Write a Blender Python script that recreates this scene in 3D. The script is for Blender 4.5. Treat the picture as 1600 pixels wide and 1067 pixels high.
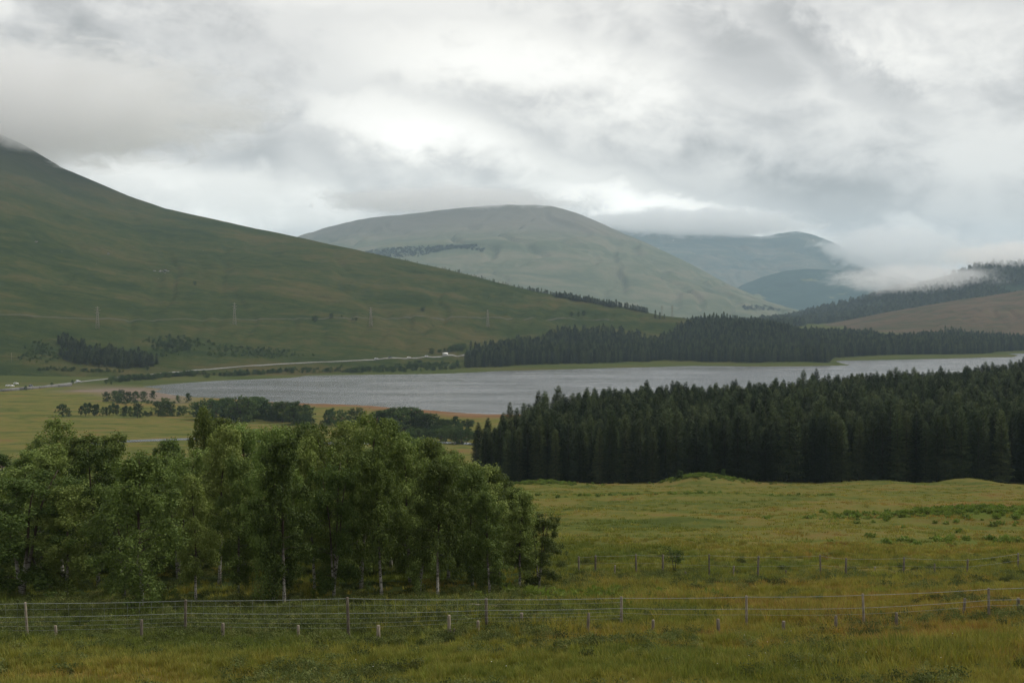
import bpy, math, random
import numpy as np

for o in list(bpy.data.objects):
    bpy.data.objects.remove(o, do_unlink=True)
scene = bpy.context.scene
COL = scene.collection
rng = np.random.default_rng(11)
random.seed(11)

# ------------------------------------------------------------------ camera
F = 1900.0                 # focal length in photo pixels (1600 wide)
HC = 64.0                  # camera height above the loch
PITCH = -math.atan(53.5 / F)
cam_d = bpy.data.cameras.new('camera')
cam = bpy.data.objects.new('camera', cam_d)
COL.objects.link(cam)
cam.location = (0, 0, HC)
cam.rotation_euler = (math.pi / 2 + PITCH, 0, 0)
cam_d.sensor_width = 36.0
cam_d.lens = 36.0 * F / 1600.0
cam_d.clip_start = 0.5
cam_d.clip_end = 90000
scene.camera = cam

# ------------------------------------------------------------------ node helpers
def nn(nt, typ, **kw):
    n = nt.nodes.new(typ)
    for k, v in kw.items():
        setattr(n, k, v)
    return n

def lk(nt, a, b):
    nt.links.new(a, b)

def setin(nt, sock, v):
    if hasattr(v, 'node'):
        nt.links.new(v, sock)
    else:
        sock.default_value = v

def math_n(nt, op, a, b=None, c=None, clamp=False):
    n = nn(nt, 'ShaderNodeMath', operation=op, use_clamp=clamp)
    setin(nt, n.inputs[0], a)
    if b is not None:
        setin(nt, n.inputs[1], b)
    if c is not None:
        setin(nt, n.inputs[2], c)
    return n.outputs[0]

def smooth_n(nt, v, lo, hi, a=0.0, b=1.0):
    n = nn(nt, 'ShaderNodeMapRange', interpolation_type='SMOOTHSTEP')
    setin(nt, n.inputs['Value'], v)
    n.inputs['From Min'].default_value = lo
    n.inputs['From Max'].default_value = hi
    n.inputs['To Min'].default_value = a
    n.inputs['To Max'].default_value = b
    return n.outputs['Result']

def noise_n(nt, vec, scale, detail=4, rough=0.55, dist=0.0, lac=2.0):
    n = nn(nt, 'ShaderNodeTexNoise')
    setin(nt, n.inputs['Vector'], vec)
    n.inputs['Scale'].default_value = scale
    n.inputs['Detail'].default_value = detail
    n.inputs['Roughness'].default_value = rough
    n.inputs['Distortion'].default_value = dist
    n.inputs['Lacunarity'].default_value = lac
    return n.outputs['Fac']

def mapping_n(nt, vec, scale=(1, 1, 1), loc=(0, 0, 0), rot=(0, 0, 0)):
    n = nn(nt, 'ShaderNodeMapping')
    setin(nt, n.inputs['Vector'], vec)
    n.inputs['Scale'].default_value = scale
    n.inputs['Location'].default_value = loc
    n.inputs['Rotation'].default_value = rot
    return n.outputs['Vector']

def mix_n(nt, fac, a, b):
    n = nn(nt, 'ShaderNodeMix', data_type='RGBA')
    setin(nt, n.inputs[0], fac)
    setin(nt, n.inputs[6], a if hasattr(a, 'node') else (*a, 1))
    setin(nt, n.inputs[7], b if hasattr(b, 'node') else (*b, 1))
    return n.outputs[2]

def ramp_n(nt, fac, stops):
    n = nn(nt, 'ShaderNodeValToRGB')
    setin(nt, n.inputs[0], fac)
    el = n.color_ramp.elements
    while len(el) < len(stops):
        el.new(0.5)
    for e, (p, c) in zip(el, stops):
        e.position = p
        e.color = (*c, 1)
    return n.outputs['Color']

# ------------------------------------------------------------------ world: overcast sky
SUN_AZ = math.radians(68)      # to the right of the view direction
SUN_EL = math.radians(50)
world = bpy.data.worlds.new('World')
scene.world = world
world.use_nodes = True
nt = world.node_tree
nt.nodes.clear()
out = nn(nt, 'ShaderNodeOutputWorld')
sky = nn(nt, 'ShaderNodeTexSky', sky_type='NISHITA')
sky.sun_disc = False
sky.sun_elevation = SUN_EL
sky.sun_rotation = SUN_AZ
bg_sky = nn(nt, 'ShaderNodeBackground')
bg_sky.inputs['Strength'].default_value = 0.1
lk(nt, sky.outputs[0], bg_sky.inputs['Color'])
tc = nn(nt, 'ShaderNodeTexCoord')
D = tc.outputs['Generated']
sep = nn(nt, 'ShaderNodeSeparateXYZ')
lk(nt, D, sep.inputs[0])
# cloud pattern: flattened noise over the direction
Pn = mapping_n(nt, D, scale=(1, 1, 2.3), rot=(0, math.radians(11), 0))
n_big = noise_n(nt, Pn, 3.1, 5, 0.5, 0.3)
n_mid = noise_n(nt, mapping_n(nt, D, scale=(1, 1, 1.7), loc=(3.1, 1.7, 0.6), rot=(0, math.radians(22), 0)), 8.0, 7, 0.58, 0.5)
n_fine = noise_n(nt, mapping_n(nt, D, scale=(1, 1, 1.5), loc=(7.3, 2.2, 1.6)), 22.0, 6, 0.6, 0.4)
val = math_n(nt, 'ADD', math_n(nt, 'MULTIPLY', n_big, 0.38), math_n(nt, 'MULTIPLY', n_mid, 0.40))
val = math_n(nt, 'ADD', val, math_n(nt, 'MULTIPLY', n_fine, 0.22))      # around 0.5
lum = smooth_n(nt, val, 0.42, 0.59, 0.52, 0.83)
# thin and thick parts of the cloud deck, as directions (a = sideways, e = upward slope)
yy = math_n(nt, 'MAXIMUM', sep.outputs['Y'], 0.05)
A = math_n(nt, 'DIVIDE', sep.outputs['X'], yy)
E = math_n(nt, 'DIVIDE', sep.outputs['Z'], yy)
front = smooth_n(nt, sep.outputs['Y'], 0.3, 0.7)
wob = math_n(nt, 'SUBTRACT', n_mid, 0.5)
wob2 = math_n(nt, 'SUBTRACT', n_fine, 0.5)

def cloud_patch(u, v, ru, rv, tilt, amp, wn=0.10, sharp=(0.0, 1.0)):
    """soft ellipse in the deck, edge broken up by the noise"""
    global lum
    a0, e0 = (u - 800) / F, (480 - v) / F
    da = math_n(nt, 'SUBTRACT', A, a0)
    de = math_n(nt, 'SUBTRACT', E, e0)
    c, s = math.cos(tilt), math.sin(tilt)
    p = math_n(nt, 'ADD', math_n(nt, 'MULTIPLY', da, c * F / ru), math_n(nt, 'MULTIPLY', de, s * F / ru))
    q = math_n(nt, 'ADD', math_n(nt, 'MULTIPLY', da, -s * F / rv), math_n(nt, 'MULTIPLY', de, c * F / rv))
    q = math_n(nt, 'ADD', q, math_n(nt, 'MULTIPLY', wob, wn * F / rv))
    q = math_n(nt, 'ADD', q, math_n(nt, 'MULTIPLY', wob2, 0.035 * F / rv))
    d2 = math_n(nt, 'ADD', math_n(nt, 'MULTIPLY', p, p), math_n(nt, 'MULTIPLY', q, q))
    m = smooth_n(nt, d2, sharp[0], sharp[1], 1.0, 0.0)
    m = math_n(nt, 'MULTIPLY', m, front)
    lum = math_n(nt, 'ADD', lum, math_n(nt, 'MULTIPLY', m, amp))

cloud_patch(170, 205, 480, 70, math.radians(-10), -0.12)
cloud_patch(150, 120, 520, 130, math.radians(-4), -0.17, 0.06)
cloud_patch(420, 30, 420, 60, math.radians(-4), -0.09, 0.08)
cloud_patch(590, 258, 240, 60, math.radians(-12), 0.13, 0.02, (0.0, 1.2))
cloud_patch(640, 195, 210, 50, math.radians(-14), 0.24, 0.06, (0.1, 1.2))
cloud_patch(880, 265, 330, 38, math.radians(-15), 0.18, 0.06, (0.1, 1.3))
cloud_patch(330, 310, 290, 62, math.radians(-10), 0.44, 0.06, (0.1, 1.3))
cloud_patch(500, 300, 90, 40, math.radians(-40), 0.16, 0.05, (0.0, 1.3))
cloud_patch(1080, 335, 240, 30, math.radians(-12), 0.46, 0.04, (0.1, 1.3))
cloud_patch(870, 110, 360, 60, math.radians(-10), 0.20, 0.06, (0.0, 1.4))
cloud_patch(1090, 260, 330, 45, math.radians(-12), -0.12)
cloud_patch(1330, 100, 200, 48, math.radians(-36), -0.20, 0.10)
cloud_patch(1110, 40, 120, 40, math.radians(-30), -0.12, 0.10)
cloud_patch(1450, 320, 330, 85, math.radians(-6), -0.13)
cloud_patch(1430, 358, 60, 14, math.radians(-18), 0.26, 0.03, (0.0, 1.4))
cloud_patch(1480, 60, 220, 70, math.radians(-10), 0.12, 0.08, (0.0, 1.5))
tint = ramp_n(nt, lum, [(0.25, (1.0, 0.975, 0.945)), (0.6, (1.0, 0.97, 0.93)), (0.9, (1.0, 0.97, 0.905))])
cl = nn(nt, 'ShaderNodeVectorMath', operation='SCALE')
lk(nt, tint, cl.inputs[0])
lk(nt, lum, cl.inputs['Scale'])
bg_cl = nn(nt, 'ShaderNodeBackground')
lk(nt, cl.outputs[0], bg_cl.inputs['Color'])
bg_cl.inputs['Strength'].default_value = 1.0
mixw = nn(nt, 'ShaderNodeMixShader')
mixw.inputs[0].default_value = 0.95
lk(nt, bg_sky.outputs[0], mixw.inputs[1])
lk(nt, bg_cl.outputs[0], mixw.inputs[2])
lk(nt, mixw.outputs[0], out.inputs['Surface'])
try:
    world.cycles.sampling_method = 'MANUAL'
    world.cycles.sample_map_resolution = 512
except Exception:
    pass

sun_d = bpy.data.lights.new('sun', 'SUN')
sun_d.energy = 2.2
sun_d.angle = math.radians(10)
sun_d.color = (1.0, 0.95, 0.86)
sun = bpy.data.objects.new('sun', sun_d)
COL.objects.link(sun)
sun.rotation_euler = (math.pi / 2 - SUN_EL, 0, math.pi - SUN_AZ)
sun.location = (0, 0, 900)

vs = scene.view_settings
vs.view_transform = 'Standard'
vs.look = 'None'
vs.exposure = 0.30
vs.gamma = 1.0
vs.use_curve_mapping = False
scene.render.engine = 'CYCLES'
cy = scene.cycles
cy.max_bounces = 10
cy.diffuse_bounces = 3
cy.glossy_bounces = 2
cy.transmission_bounces = 3
cy.volume_bounces = 8
cy.transparent_max_bounces = 6
cy.use_denoising = True
try:
    cy.denoiser = 'OPENIMAGEDENOISE'
except Exception:
    pass
cy.volume_step_rate = 1.0
cy.volume_max_steps = 128

# ------------------------------------------------------------------ pixel <-> place
SP, CP = math.sin(PITCH), math.cos(PITCH)

def slope(v):                      # rise per metre of depth along the ray of row v
    c = (533.5 - np.asarray(v, float)) / F
    return (SP + c * CP) / (CP - c * SP)

def side(u, v=533.5):
    c = (533.5 - np.asarray(v, float)) / F
    return (np.asarray(u, float) - 800) / F / (CP - c * SP)

# ------------------------------------------------------------------ numpy noise
_perm = rng.permutation(4096)

def vnoise(x, y, seed=0):
    xi = np.floor(x).astype(np.int64)
    yi = np.floor(y).astype(np.int64)
    fx = x - xi
    fy = y - yi
    fx = fx * fx * (3 - 2 * fx)
    fy = fy * fy * (3 - 2 * fy)

    def h(a, b):
        return _perm[(_perm[(a + seed * 57) & 4095] + b * 131) & 4095] / 4095.0
    return ((h(xi, yi) * (1 - fx) + h(xi + 1, yi) * fx) * (1 - fy) +
            (h(xi, yi + 1) * (1 - fx) + h(xi + 1, yi + 1) * fx) * fy)

def fbm(x, y, octv=4, seed=0, gain=0.5):
    s, a, t = 0.0, 1.0, 0.0
    for i in range(octv):
        s = s + a * vnoise(x * 2 ** i + 17.3 * i, y * 2 ** i - 9.1 * i, seed + i)
        t += a
        a *= gain
    return s / t - 0.5

def sstep(x, a, b):
    t = np.clip((np.asarray(x, float) - a) / (b - a), 0, 1)
    return t * t * (3 - 2 * t)

# ------------------------------------------------------------------ the loch outline
far_px = [(217, 604), (260, 600), (330, 595), (400, 592), (452, 590), (474, 587.5), (462, 586.5), (560, 585.5), (640, 584.5), (700, 583.5),
          (730, 582), (775, 579.5), (860, 577.5), (965, 574.5), (1080, 571.5), (1140, 572), (1200, 572.5), (1255, 572), (1325, 570.5),
          (1308, 566.5), (1302, 563.5), (1340, 563), (1400, 562), (1480, 560), (1535, 558.5), (1580, 558), (1588, 555), (1572, 552.5), (1640, 551), (1800, 549)]
near_px = [(2100, 552), (2200, 600), (1800, 640), (1500, 646), (1200, 648), (1000, 650), (860, 651), (760, 649), (730, 647.5), (690, 644), (640, 641),
           (600, 637), (540, 634), (480, 632.5), (430, 630), (380, 626), (320, 623), (270, 618), (235, 612), (250, 607.5)]
LOCH = []
for (u, v) in far_px + near_px:
    Yd = HC / -slope(v)
    LOCH.append((float(side(u, v) * Yd), float(Yd)))
LOCH = np.array(LOCH)

def loch_sd(x, y):
    """signed distance to the shore, positive on land"""
    x = np.asarray(x, float)
    y = np.asarray(y, float)
    shp = x.shape
    x = x.ravel()
    y = y.ravel()
    d = np.full(x.shape, 1e12)
    ins = np.zeros(x.shape, bool)
    n = len(LOCH)
    for i in range(n):
        ax, ay = LOCH[i]
        bx, by = LOCH[(i + 1) % n]
        ex, ey = bx - ax, by - ay
        t = np.clip(((x - ax) * ex + (y - ay) * ey) / (ex * ex + ey * ey), 0, 1)
        d = np.minimum(d, (x - ax - ex * t) ** 2 + (y - ay - ey * t) ** 2)
        c = ((ay > y) != (by > y))
        with np.errstate(divide='ignore', invalid='ignore'):
            xx = (bx - ax) * (y - ay) / (by - ay if by != ay else 1e-9) + ax
        ins ^= c & (x < xx)
    d = np.sqrt(d)
    return np.where(ins, -d, d).reshape(shp)

# ------------------------------------------------------------------ ground height
K_Y = [0, 3, 12, 24, 35, 49, 78, 120, 180, 290, 454, 520, 700]
K_L = [1.7, 2.2, 5.2, 8.7, 11.2, 13.35, 17.3, 22.6, 29.4, 42.0, 60.7, 61.2, 61.6]
K_Y2 = [0, 3, 12, 24, 35, 49, 78, 120, 180, 284, 300, 330, 450, 600, 700, 760]
K_R = [1.7, 2.2, 5.2, 8.7, 11.1, 13.1, 17.2, 22.5, 29.2, 41.4, 42.8, 43.6, 45.0, 45.5, 55, 62]
MOUNDS = [(1100, 278, 9, 9, 2.3), (1355, 281, 14, 9, 1.1), (1512, 280, 10, 9, 1.5), (1275, 284, 8, 10, -0.8), (1440, 284, 7, 10, -0.9), (1600, 284, 9, 10, -1.5),
          (850, 272, 8, 8, 0.9), (692, 352, 22, 26, 4.6), (1545, 140, 14, 9, 1.3), (1250, 120, 12, 5, 0.5),
          (1000, 150, 14, 7, 0.6), (1330, 165, 16, 6, 0.7), (1150, 200, 18, 7, 0.8), (950, 105, 9, 3, 0.45), (1180, 96, 12, 2.5, 0.4)]

def ground_z(x, y):
    x = np.asarray(x, float)
    y = np.asarray(y, float)
    r = np.hypot(x, y)
    ye = np.maximum(np.maximum(y, 0.5 * np.abs(x)), 0.25 * r)
    u = 800 + F * x / np.maximum(ye, 0.5)
    wR = sstep(u, 590, 735)
    drop = np.interp(ye, K_Y, K_L) * (1 - wR) + np.interp(ye, K_Y2, K_R) * wR
    yb = np.interp(u, [735, 752, 800, 860, 950, 1040, 1150, 1300, 1450, 1600, 1760], [318, 326, 346, 382, 435, 462, 482, 512, 552, 624, 650])
    drop = np.where(ye > yb, np.minimum(62.0, np.maximum(drop, np.interp(yb, K_Y2, K_R) * wR + np.interp(yb, K_Y, K_L) * (1 - wR) + (ye - yb) * 0.19)), drop)
    z = HC - drop
    z = z + 0.55 * sstep(u, 1250, 1600) * np.exp(-((ye - 52) / 18) ** 2)
    for (mu, my, rx, ry, a) in MOUNDS:
        mx = float(side(mu)) * my
        z = z + a * np.exp(-((x - mx) / rx) ** 2 - ((y - my) / ry) ** 2)
    nearw = sstep(ye, 3, 20) * (1 - sstep(ye, 420, 480) * (1 - wR))
    z = z + nearw * (fbm(x / 11, y / 7, 4, 3) * 1.1 * sstep(ye, 20, 140) + fbm(x / 4.1, y / 3.1, 3, 9) * 0.45)
    z = z + (1 - nearw) * fbm(x / 60, y / 40, 3, 5) * 0.5
    z = z + fbm(x / 0.9, y / 0.8, 2, 21) * 0.10 * (1 - sstep(ye, 80, 160))
    sd = np.full(x.shape, 1e4)
    m = (y > 430) & (r < 9000)
    if m.any():
        sd = np.array(sd)
        sd[m] = loch_sd(x[m], y[m])
    zf = 0.25 + 0.036 * np.clip(sd, 0, 560) + fbm(x / 90, y / 60, 3, 8) * 0.07 * np.clip(sd, 0, 120)
    zn = np.minimum(z, 0.25 + 0.16 * np.maximum(sd, 0))
    w = sstep(y, 880, 1010)
    zz = np.where(y > 430, zn * (1 - w) + zf * w, z)
    return np.where(sd < 0, np.maximum(-4.0, 0.25 + 0.12 * sd), zz)

# ------------------------------------------------------------------ hills
class Hill:
    def __init__(s, us, vr, yr, yf, zf, p, amp, nscale, seed, u0, u1, back=0.55, gully=0.0, ridge_noise=0.15, rough_=0.0):
        s.rough_ = rough_
        s.us, s.vr, s.yr, s.yf = us, vr, yr, yf
        s.zf, s.p, s.amp, s.ns, s.seed, s.u0, s.u1, s.back, s.gully, s.rn = zf, p, amp, nscale, seed, u0, u1, back, gully, ridge_noise

    def z(s, x, y):
        x = np.asarray(x, float)
        y = np.asarray(y, float)
        yy_ = np.maximum(y, 1.0)
        u = 800 + F * x / yy_
        yr = np.interp(u, s.us, s.yr)
        yf = np.interp(u, s.us, s.yf)
        zr = HC + slope(np.interp(u, s.us, s.vr)) * yr
        t = (y - yf) / (yr - yf)
        tc_ = np.clip(t, 0, 1)
        z = s.zf + (zr - s.zf) * tc_ ** s.p
        z = z - np.clip(t - 1, 0, None) * (yr - yf) * s.back
        env = np.clip(t * 2.6, 0, 1) * (s.rn + (1 - s.rn) * np.clip((1 - t) * 5, 0, 1))
        n = fbm(x / s.ns, y / s.ns, 5, s.seed) * s.amp
        if s.rough_:
            n = n + fbm(x / 42, y / 42, 3, s.seed + 5) * s.rough_
        if s.gully:
            g = np.abs(fbm(u / 70 + fbm(x / 400, y / 400, 2, 4) * 2.0, t * 2.2, 4, s.seed + 31)) * 2
            n = n - s.gully * (1 - np.clip(g * 5, 0, 1))
        z = z + n * env
        z = np.where((t < 0) | (t > 1.6) | (u < s.u0) | (u > s.u1) | (y < 50), -50.0, z)
        return z

LEFT = Hill([-500, -150, 0, 40, 100, 200, 260, 330, 400, 470, 560, 620, 700, 800, 860, 950, 1000, 1030, 1090, 1150, 1230, 1300],
            [40, 150, 208, 226, 262, 305, 326, 342, 357, 371, 391, 404, 422, 447, 460, 475, 485, 493, 500, 506, 518, 540],
            [3000, 2850, 2800, 2780, 2740, 2660, 2600, 2520, 2450, 2370, 2270, 2210, 2120, 2020, 1990, 1950, 1930, 1900, 1850, 1820, 1800, 1800],
            [1000, 990, 990, 995, 1005, 1030, 1040, 1060, 1080, 1110, 1150, 1180, 1225, 1330, 1380, 1450, 1480, 1490, 1500, 1500, 1500, 1500],
            -3.0, 1.12, 13, 210, 40, -480, 1290, gully=4.0, rough_=9.0)
MID = Hill([300, 400, 460, 500, 560, 640, 720, 780, 830, 860, 900, 960, 1000, 1060, 1100, 1150, 1200, 1260, 1330],
           [420, 388, 371, 358, 343, 334, 325, 320, 319, 321, 332, 359, 376, 404, 424, 449, 472, 488, 500],
           [8400, 8350, 8300, 8250, 8200, 8100, 8000, 8000, 8000, 8000, 7850, 7600, 7400, 7150, 6950, 6700, 6500, 6200, 6050],
           [4700] * 19, 10, 0.95, 130, 900, 60, 280, 1330, gully=32)
BACK = Hill([880, 960, 1000, 1060, 1130, 1190, 1215, 1245, 1270, 1300, 1350, 1400, 1450, 1550, 1650],
            [345, 352, 356, 358, 362, 370, 364, 361, 367, 379, 402, 428, 442, 452, 460],
            [12600] * 15, [8800] * 15, 30, 1.0, 160, 900, 70, 860, 1660, gully=40)
KNOLL = Hill([1080, 1130, 1160, 1190, 1225, 1260, 1290, 1340, 1390, 1430, 1480, 1560],
             [500, 462, 445, 433, 424, 420, 421, 425, 432, 447, 465, 490],
             [9000] * 12, [7300] * 12, 20, 0.9, 50, 500, 80, 1060, 1570, gully=10)
RIGHT = Hill([1140, 1210, 1250, 1280, 1320, 1370, 1400, 1440, 1480, 1500, 1530, 1570, 1600, 1700, 1900],
             [512, 499, 492, 485, 476, 463, 453, 440, 430, 425, 414, 413, 410, 395, 370],
             [4200] * 15, [3000] * 15, 12, 1.0, 26, 260, 90, 1120, 1890, gully=6, ridge_noise=0.35)
MOOR = Hill([1230, 1290, 1330, 1370, 1420, 1460, 1500, 1550, 1600, 1700, 1900],
            [520, 506, 499, 491, 482, 475, 468, 461, 453, 438, 410],
            [2900] * 11, [2000] * 11, 8, 1.05, 16, 230, 100, 1220, 1890, gully=4)
HILLS = [LEFT, MID, BACK, KNOLL, RIGHT, MOOR]

def surface_z(x, y):
    z = ground_z(x, y)
    for h in HILLS[:1] + HILLS[4:]:
        z = np.maximum(z, h.z(x, y))
    return z

_YS = np.concatenate([np.geomspace(25, 900, 130), np.linspace(905, 3200, 150)])

def hit(u, v):
    """the place on the ground or a hill that the photo shows at a pixel"""
    a, b = float(side(u, v)), float(slope(v))
    ys = _YS
    for _ in range(2):
        zs = surface_z(a * ys, ys)
        below = np.nonzero(zs >= HC + b * ys)[0]
        k = below[0] if len(below) else len(ys) - 1
        Yh = ys[k]
        ys = np.linspace(ys[max(k - 1, 0)], ys[k] + 1e-6, 24)
    return np.array([a * Yh, Yh, float(zs[k])])

def on_ground(u, Yd):
    x = float(side(u)) * Yd
    return np.array([x, Yd, float(surface_z(np.array([x]), np.array([Yd]))[0])])

# ------------------------------------------------------------------ mesh helpers
def mk_mesh(name, V, faces, mats=(), midx=None, smooth=False):
    """V (n,3); faces: list of (k, array(m,k))"""
    me = bpy.data.meshes.new(name)
    V = np.asarray(V, np.float32)
    me.vertices.add(len(V))
    me.vertices.foreach_set('co', V.ravel())
    loops, starts, tot = [], [], 0
    for f in faces:
        f = np.asarray(f, np.int32)
        if len(f) == 0:
            continue
        loops.append(f.ravel())
        starts.append(tot + np.arange(len(f), dtype=np.int32) * f.shape[1])
        tot += f.size
    if loops:
        L = np.concatenate(loops)
        S = np.concatenate(starts)
        me.loops.add(len(L))
        me.loops.foreach_set('vertex_index', L)
        me.polygons.add(len(S))
        me.polygons.foreach_set('loop_start', S)
        if smooth:
            me.polygons.foreach_set('use_smooth', np.ones(len(S), bool))
    for m in mats:
        me.materials.append(m)
    if midx is not None:
        me.polygons.foreach_set('material_index', np.asarray(midx, np.int32))
    me.update(calc_edges=True)
    return me

def fattr(me, name, vals, domain='POINT', typ='FLOAT'):
    a = me.attributes.new(name, typ, domain)
    vals = np.asarray(vals)
    if typ == 'FLOAT_VECTOR':
        a.data.foreach_set('vector', vals.astype(np.float32).ravel())
    elif typ == 'INT':
        a.data.foreach_set('value', vals.astype(np.int32))
    else:
        a.data.foreach_set('value', vals.astype(np.float32))

def link_obj(name, data, parent=None, loc=None):
    o = bpy.data.objects.new(name, data)
    COL.objects.link(o)
    if parent is not None:
        o.parent = parent
    if loc is not None:
        o.location = [float(c) for c in loc]
    return o

def tag(o, label=None, cat=None, group=None, kind=None):
    if label:
        o['label'] = label
    if cat:
        o['category'] = cat
    if group:
        o['group'] = group
    if kind:
        o['kind'] = kind
    return o

def thing(name, label, cat, loc, rz=0.0, group=None, scale=None):
    o = link_obj(name, None, loc=loc)
    o.empty_display_size = 0.3
    o.rotation_euler = (0, 0, rz)
    if scale is not None:
        o.scale = scale
    return tag(o, label, cat, group)

class MB:
    """collects tubes, boxes and prisms for one mesh"""
    def __init__(s):
        s.v, s.q, s.t, s.n = [], [], [], 0
        s.qm, s.tm = [], []

    def add(s, V, quads=(), tris=(), m=0):
        V = np.asarray(V, float)
        s.v.append(V)
        if len(quads):
            s.q.append(np.asarray(quads, int) + s.n)
            s.qm += [m] * len(quads)
        if len(tris):
            s.t.append(np.asarray(tris, int) + s.n)
            s.tm += [m] * len(tris)
        s.n += len(V)

    def tube(s, pts, rad, k=6, m=0, cap=True):
        pts = np.asarray(pts, float)
        rad = np.broadcast_to(np.asarray(rad, float), (len(pts),))
        tan = np.gradient(pts, axis=0)
        tan /= np.linalg.norm(tan, axis=1)[:, None] + 1e-12
        ref = np.array([1.0, 0, 0]) if abs(tan[0][0]) < 0.8 else np.array([0, 1.0, 0])
        V = []
        ang = np.arange(k) * 2 * math.pi / k
        for p, r, t in zip(pts, rad, tan):
            a = np.cross(t, ref)
            a /= np.linalg.norm(a) + 1e-12
            b = np.cross(t, a)
            V.append(p + r * (np.cos(ang)[:, None] * a + np.sin(ang)[:, None] * b))
        V = np.concatenate(V)
        Q = []
        for i in range(len(pts) - 1):
            for j in range(k):
                Q.append((i * k + j, i * k + (j + 1) % k, (i + 1) * k + (j + 1) % k, (i + 1) * k + j))
        T = []
        if cap:
            for j in range(1, k - 1):
                T.append((0, j + 1, j))
                o = (len(pts) - 1) * k
                T.append((o, o + j, o + j + 1))
        s.add(V, Q, T, m)

    def box(s, c, d, m=0, rz=0.0, taper=1.0):
        c = np.asarray(c, float)
        d = np.asarray(d, float) / 2
        P = np.array([[x, y, z] for z in (-1, 1) for (x, y) in ((-1, -1), (1, -1), (1, 1), (-1, 1))], float)
        P[4:, :2] *= taper
        P *= d
        cr, sr = math.cos(rz), math.sin(rz)
        P = np.stack([P[:, 0] * cr - P[:, 1] * sr, P[:, 0] * sr + P[:, 1] * cr, P[:, 2]], 1) + c
        s.add(P, [(0, 3, 2, 1), (4, 5, 6, 7), (0, 1, 5, 4), (1, 2, 6, 5), (2, 3, 7, 6), (3, 0, 4, 7)], (), m)

    def prism(s, prof, y0, y1, m=0):
        """profile in x,z swept along y"""
        prof = np.asarray(prof, float)
        n = len(prof)
        V = np.concatenate([np.c_[prof[:, 0], np.full(n, y0), prof[:, 1]], np.c_[prof[:, 0], np.full(n, y1), prof[:, 1]]])
        Q = [(i, (i + 1) % n, n + (i + 1) % n, n + i) for i in range(n)]
        T = []
        for j in range(1, n - 1):
            T.append((0, j + 1, j))
            T.append((n, n + j, n + j + 1))
        s.add(V, Q, T, m)

    def mesh(s, name, mats=(), smooth=False):
        V = np.concatenate(s.v)
        fs, mi = [], []
        if s.q:
            fs.append(np.concatenate(s.q))
            mi += s.qm
        if s.t:
            fs.append(np.concatenate(s.t))
            mi += s.tm
        return mk_mesh(name, V, fs, mats, mi, smooth)

# ------------------------------------------------------------------ materials
def new_mat(name):
    m = bpy.data.materials.new(name)
    m.use_nodes = True
    t = m.node_tree
    b = t.nodes['Principled BSDF']
    b.inputs['Specular IOR Level'].default_value = 0.0
    b.inputs['Roughness'].default_value = 0.9
    return m, t, b

def geo_pos(t):
    return nn(t, 'ShaderNodeNewGeometry').outputs['Position']

def attr_f(t, name):
    return nn(t, 'ShaderNodeAttribute', attribute_name=name).outputs['Fac']

def bump_to(t, b, h, strength, dist):
    bp = nn(t, 'ShaderNodeBump')
    bp.inputs['Strength'].default_value = strength
    bp.inputs['Distance'].default_value = dist
    lk(t, h, bp.inputs['Height'])
    lk(t, bp.outputs[0], b.inputs['Normal'])

PAL = [(0.0, (0.064, 0.082, 0.019)), (0.30, (0.092, 0.106, 0.023)), (0.50, (0.125, 0.124, 0.028)), (0.68, (0.146, 0.134, 0.031)),
       (0.86, (0.165, 0.130, 0.034)), (1.0, (0.165, 0.108, 0.036))]

def meadow_color(t, pos):
    """patchy rough grazing: greens, ochres and rusts, in world metres"""
    big = noise_n(t, mapping_n(t, pos, scale=(0.024, 0.060, 0.03)), 1.0, 4, 0.6, 0.8)
    med = noise_n(t, mapping_n(t, pos, scale=(0.16, 0.30, 0.2), loc=(5, 3, 1)), 1.0, 4, 0.6, 0.4)
    fin = noise_n(t, pos, 1.5, 3, 0.6)
    f = math_n(t, 'ADD', math_n(t, 'MULTIPLY', big, 0.62), math_n(t, 'MULTIPLY', med, 0.36))
    f = math_n(t, 'ADD', f, math_n(t, 'MULTIPLY', fin, 0.20))
    s_ = nn(t, 'ShaderNodeSeparateXYZ')
    lk(t, pos, s_.inputs[0])
    nearq = smooth_n(t, s_.outputs['Y'], 130, 80)
    f = math_n(t, 'ADD', f, math_n(t, 'MULTIPLY', nearq, smooth_n(t, s_.outputs['X'], -14, 14, -0.06, -0.02)))
    f = math_n(t, 'ADD', f, 0.022)
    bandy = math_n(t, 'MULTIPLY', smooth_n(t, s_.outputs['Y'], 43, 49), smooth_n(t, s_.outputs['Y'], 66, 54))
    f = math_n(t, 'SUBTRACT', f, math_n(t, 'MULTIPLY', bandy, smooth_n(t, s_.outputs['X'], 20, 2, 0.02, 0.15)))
    f = smooth_n(t, f, 0.42, 0.77)
    return f

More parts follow.
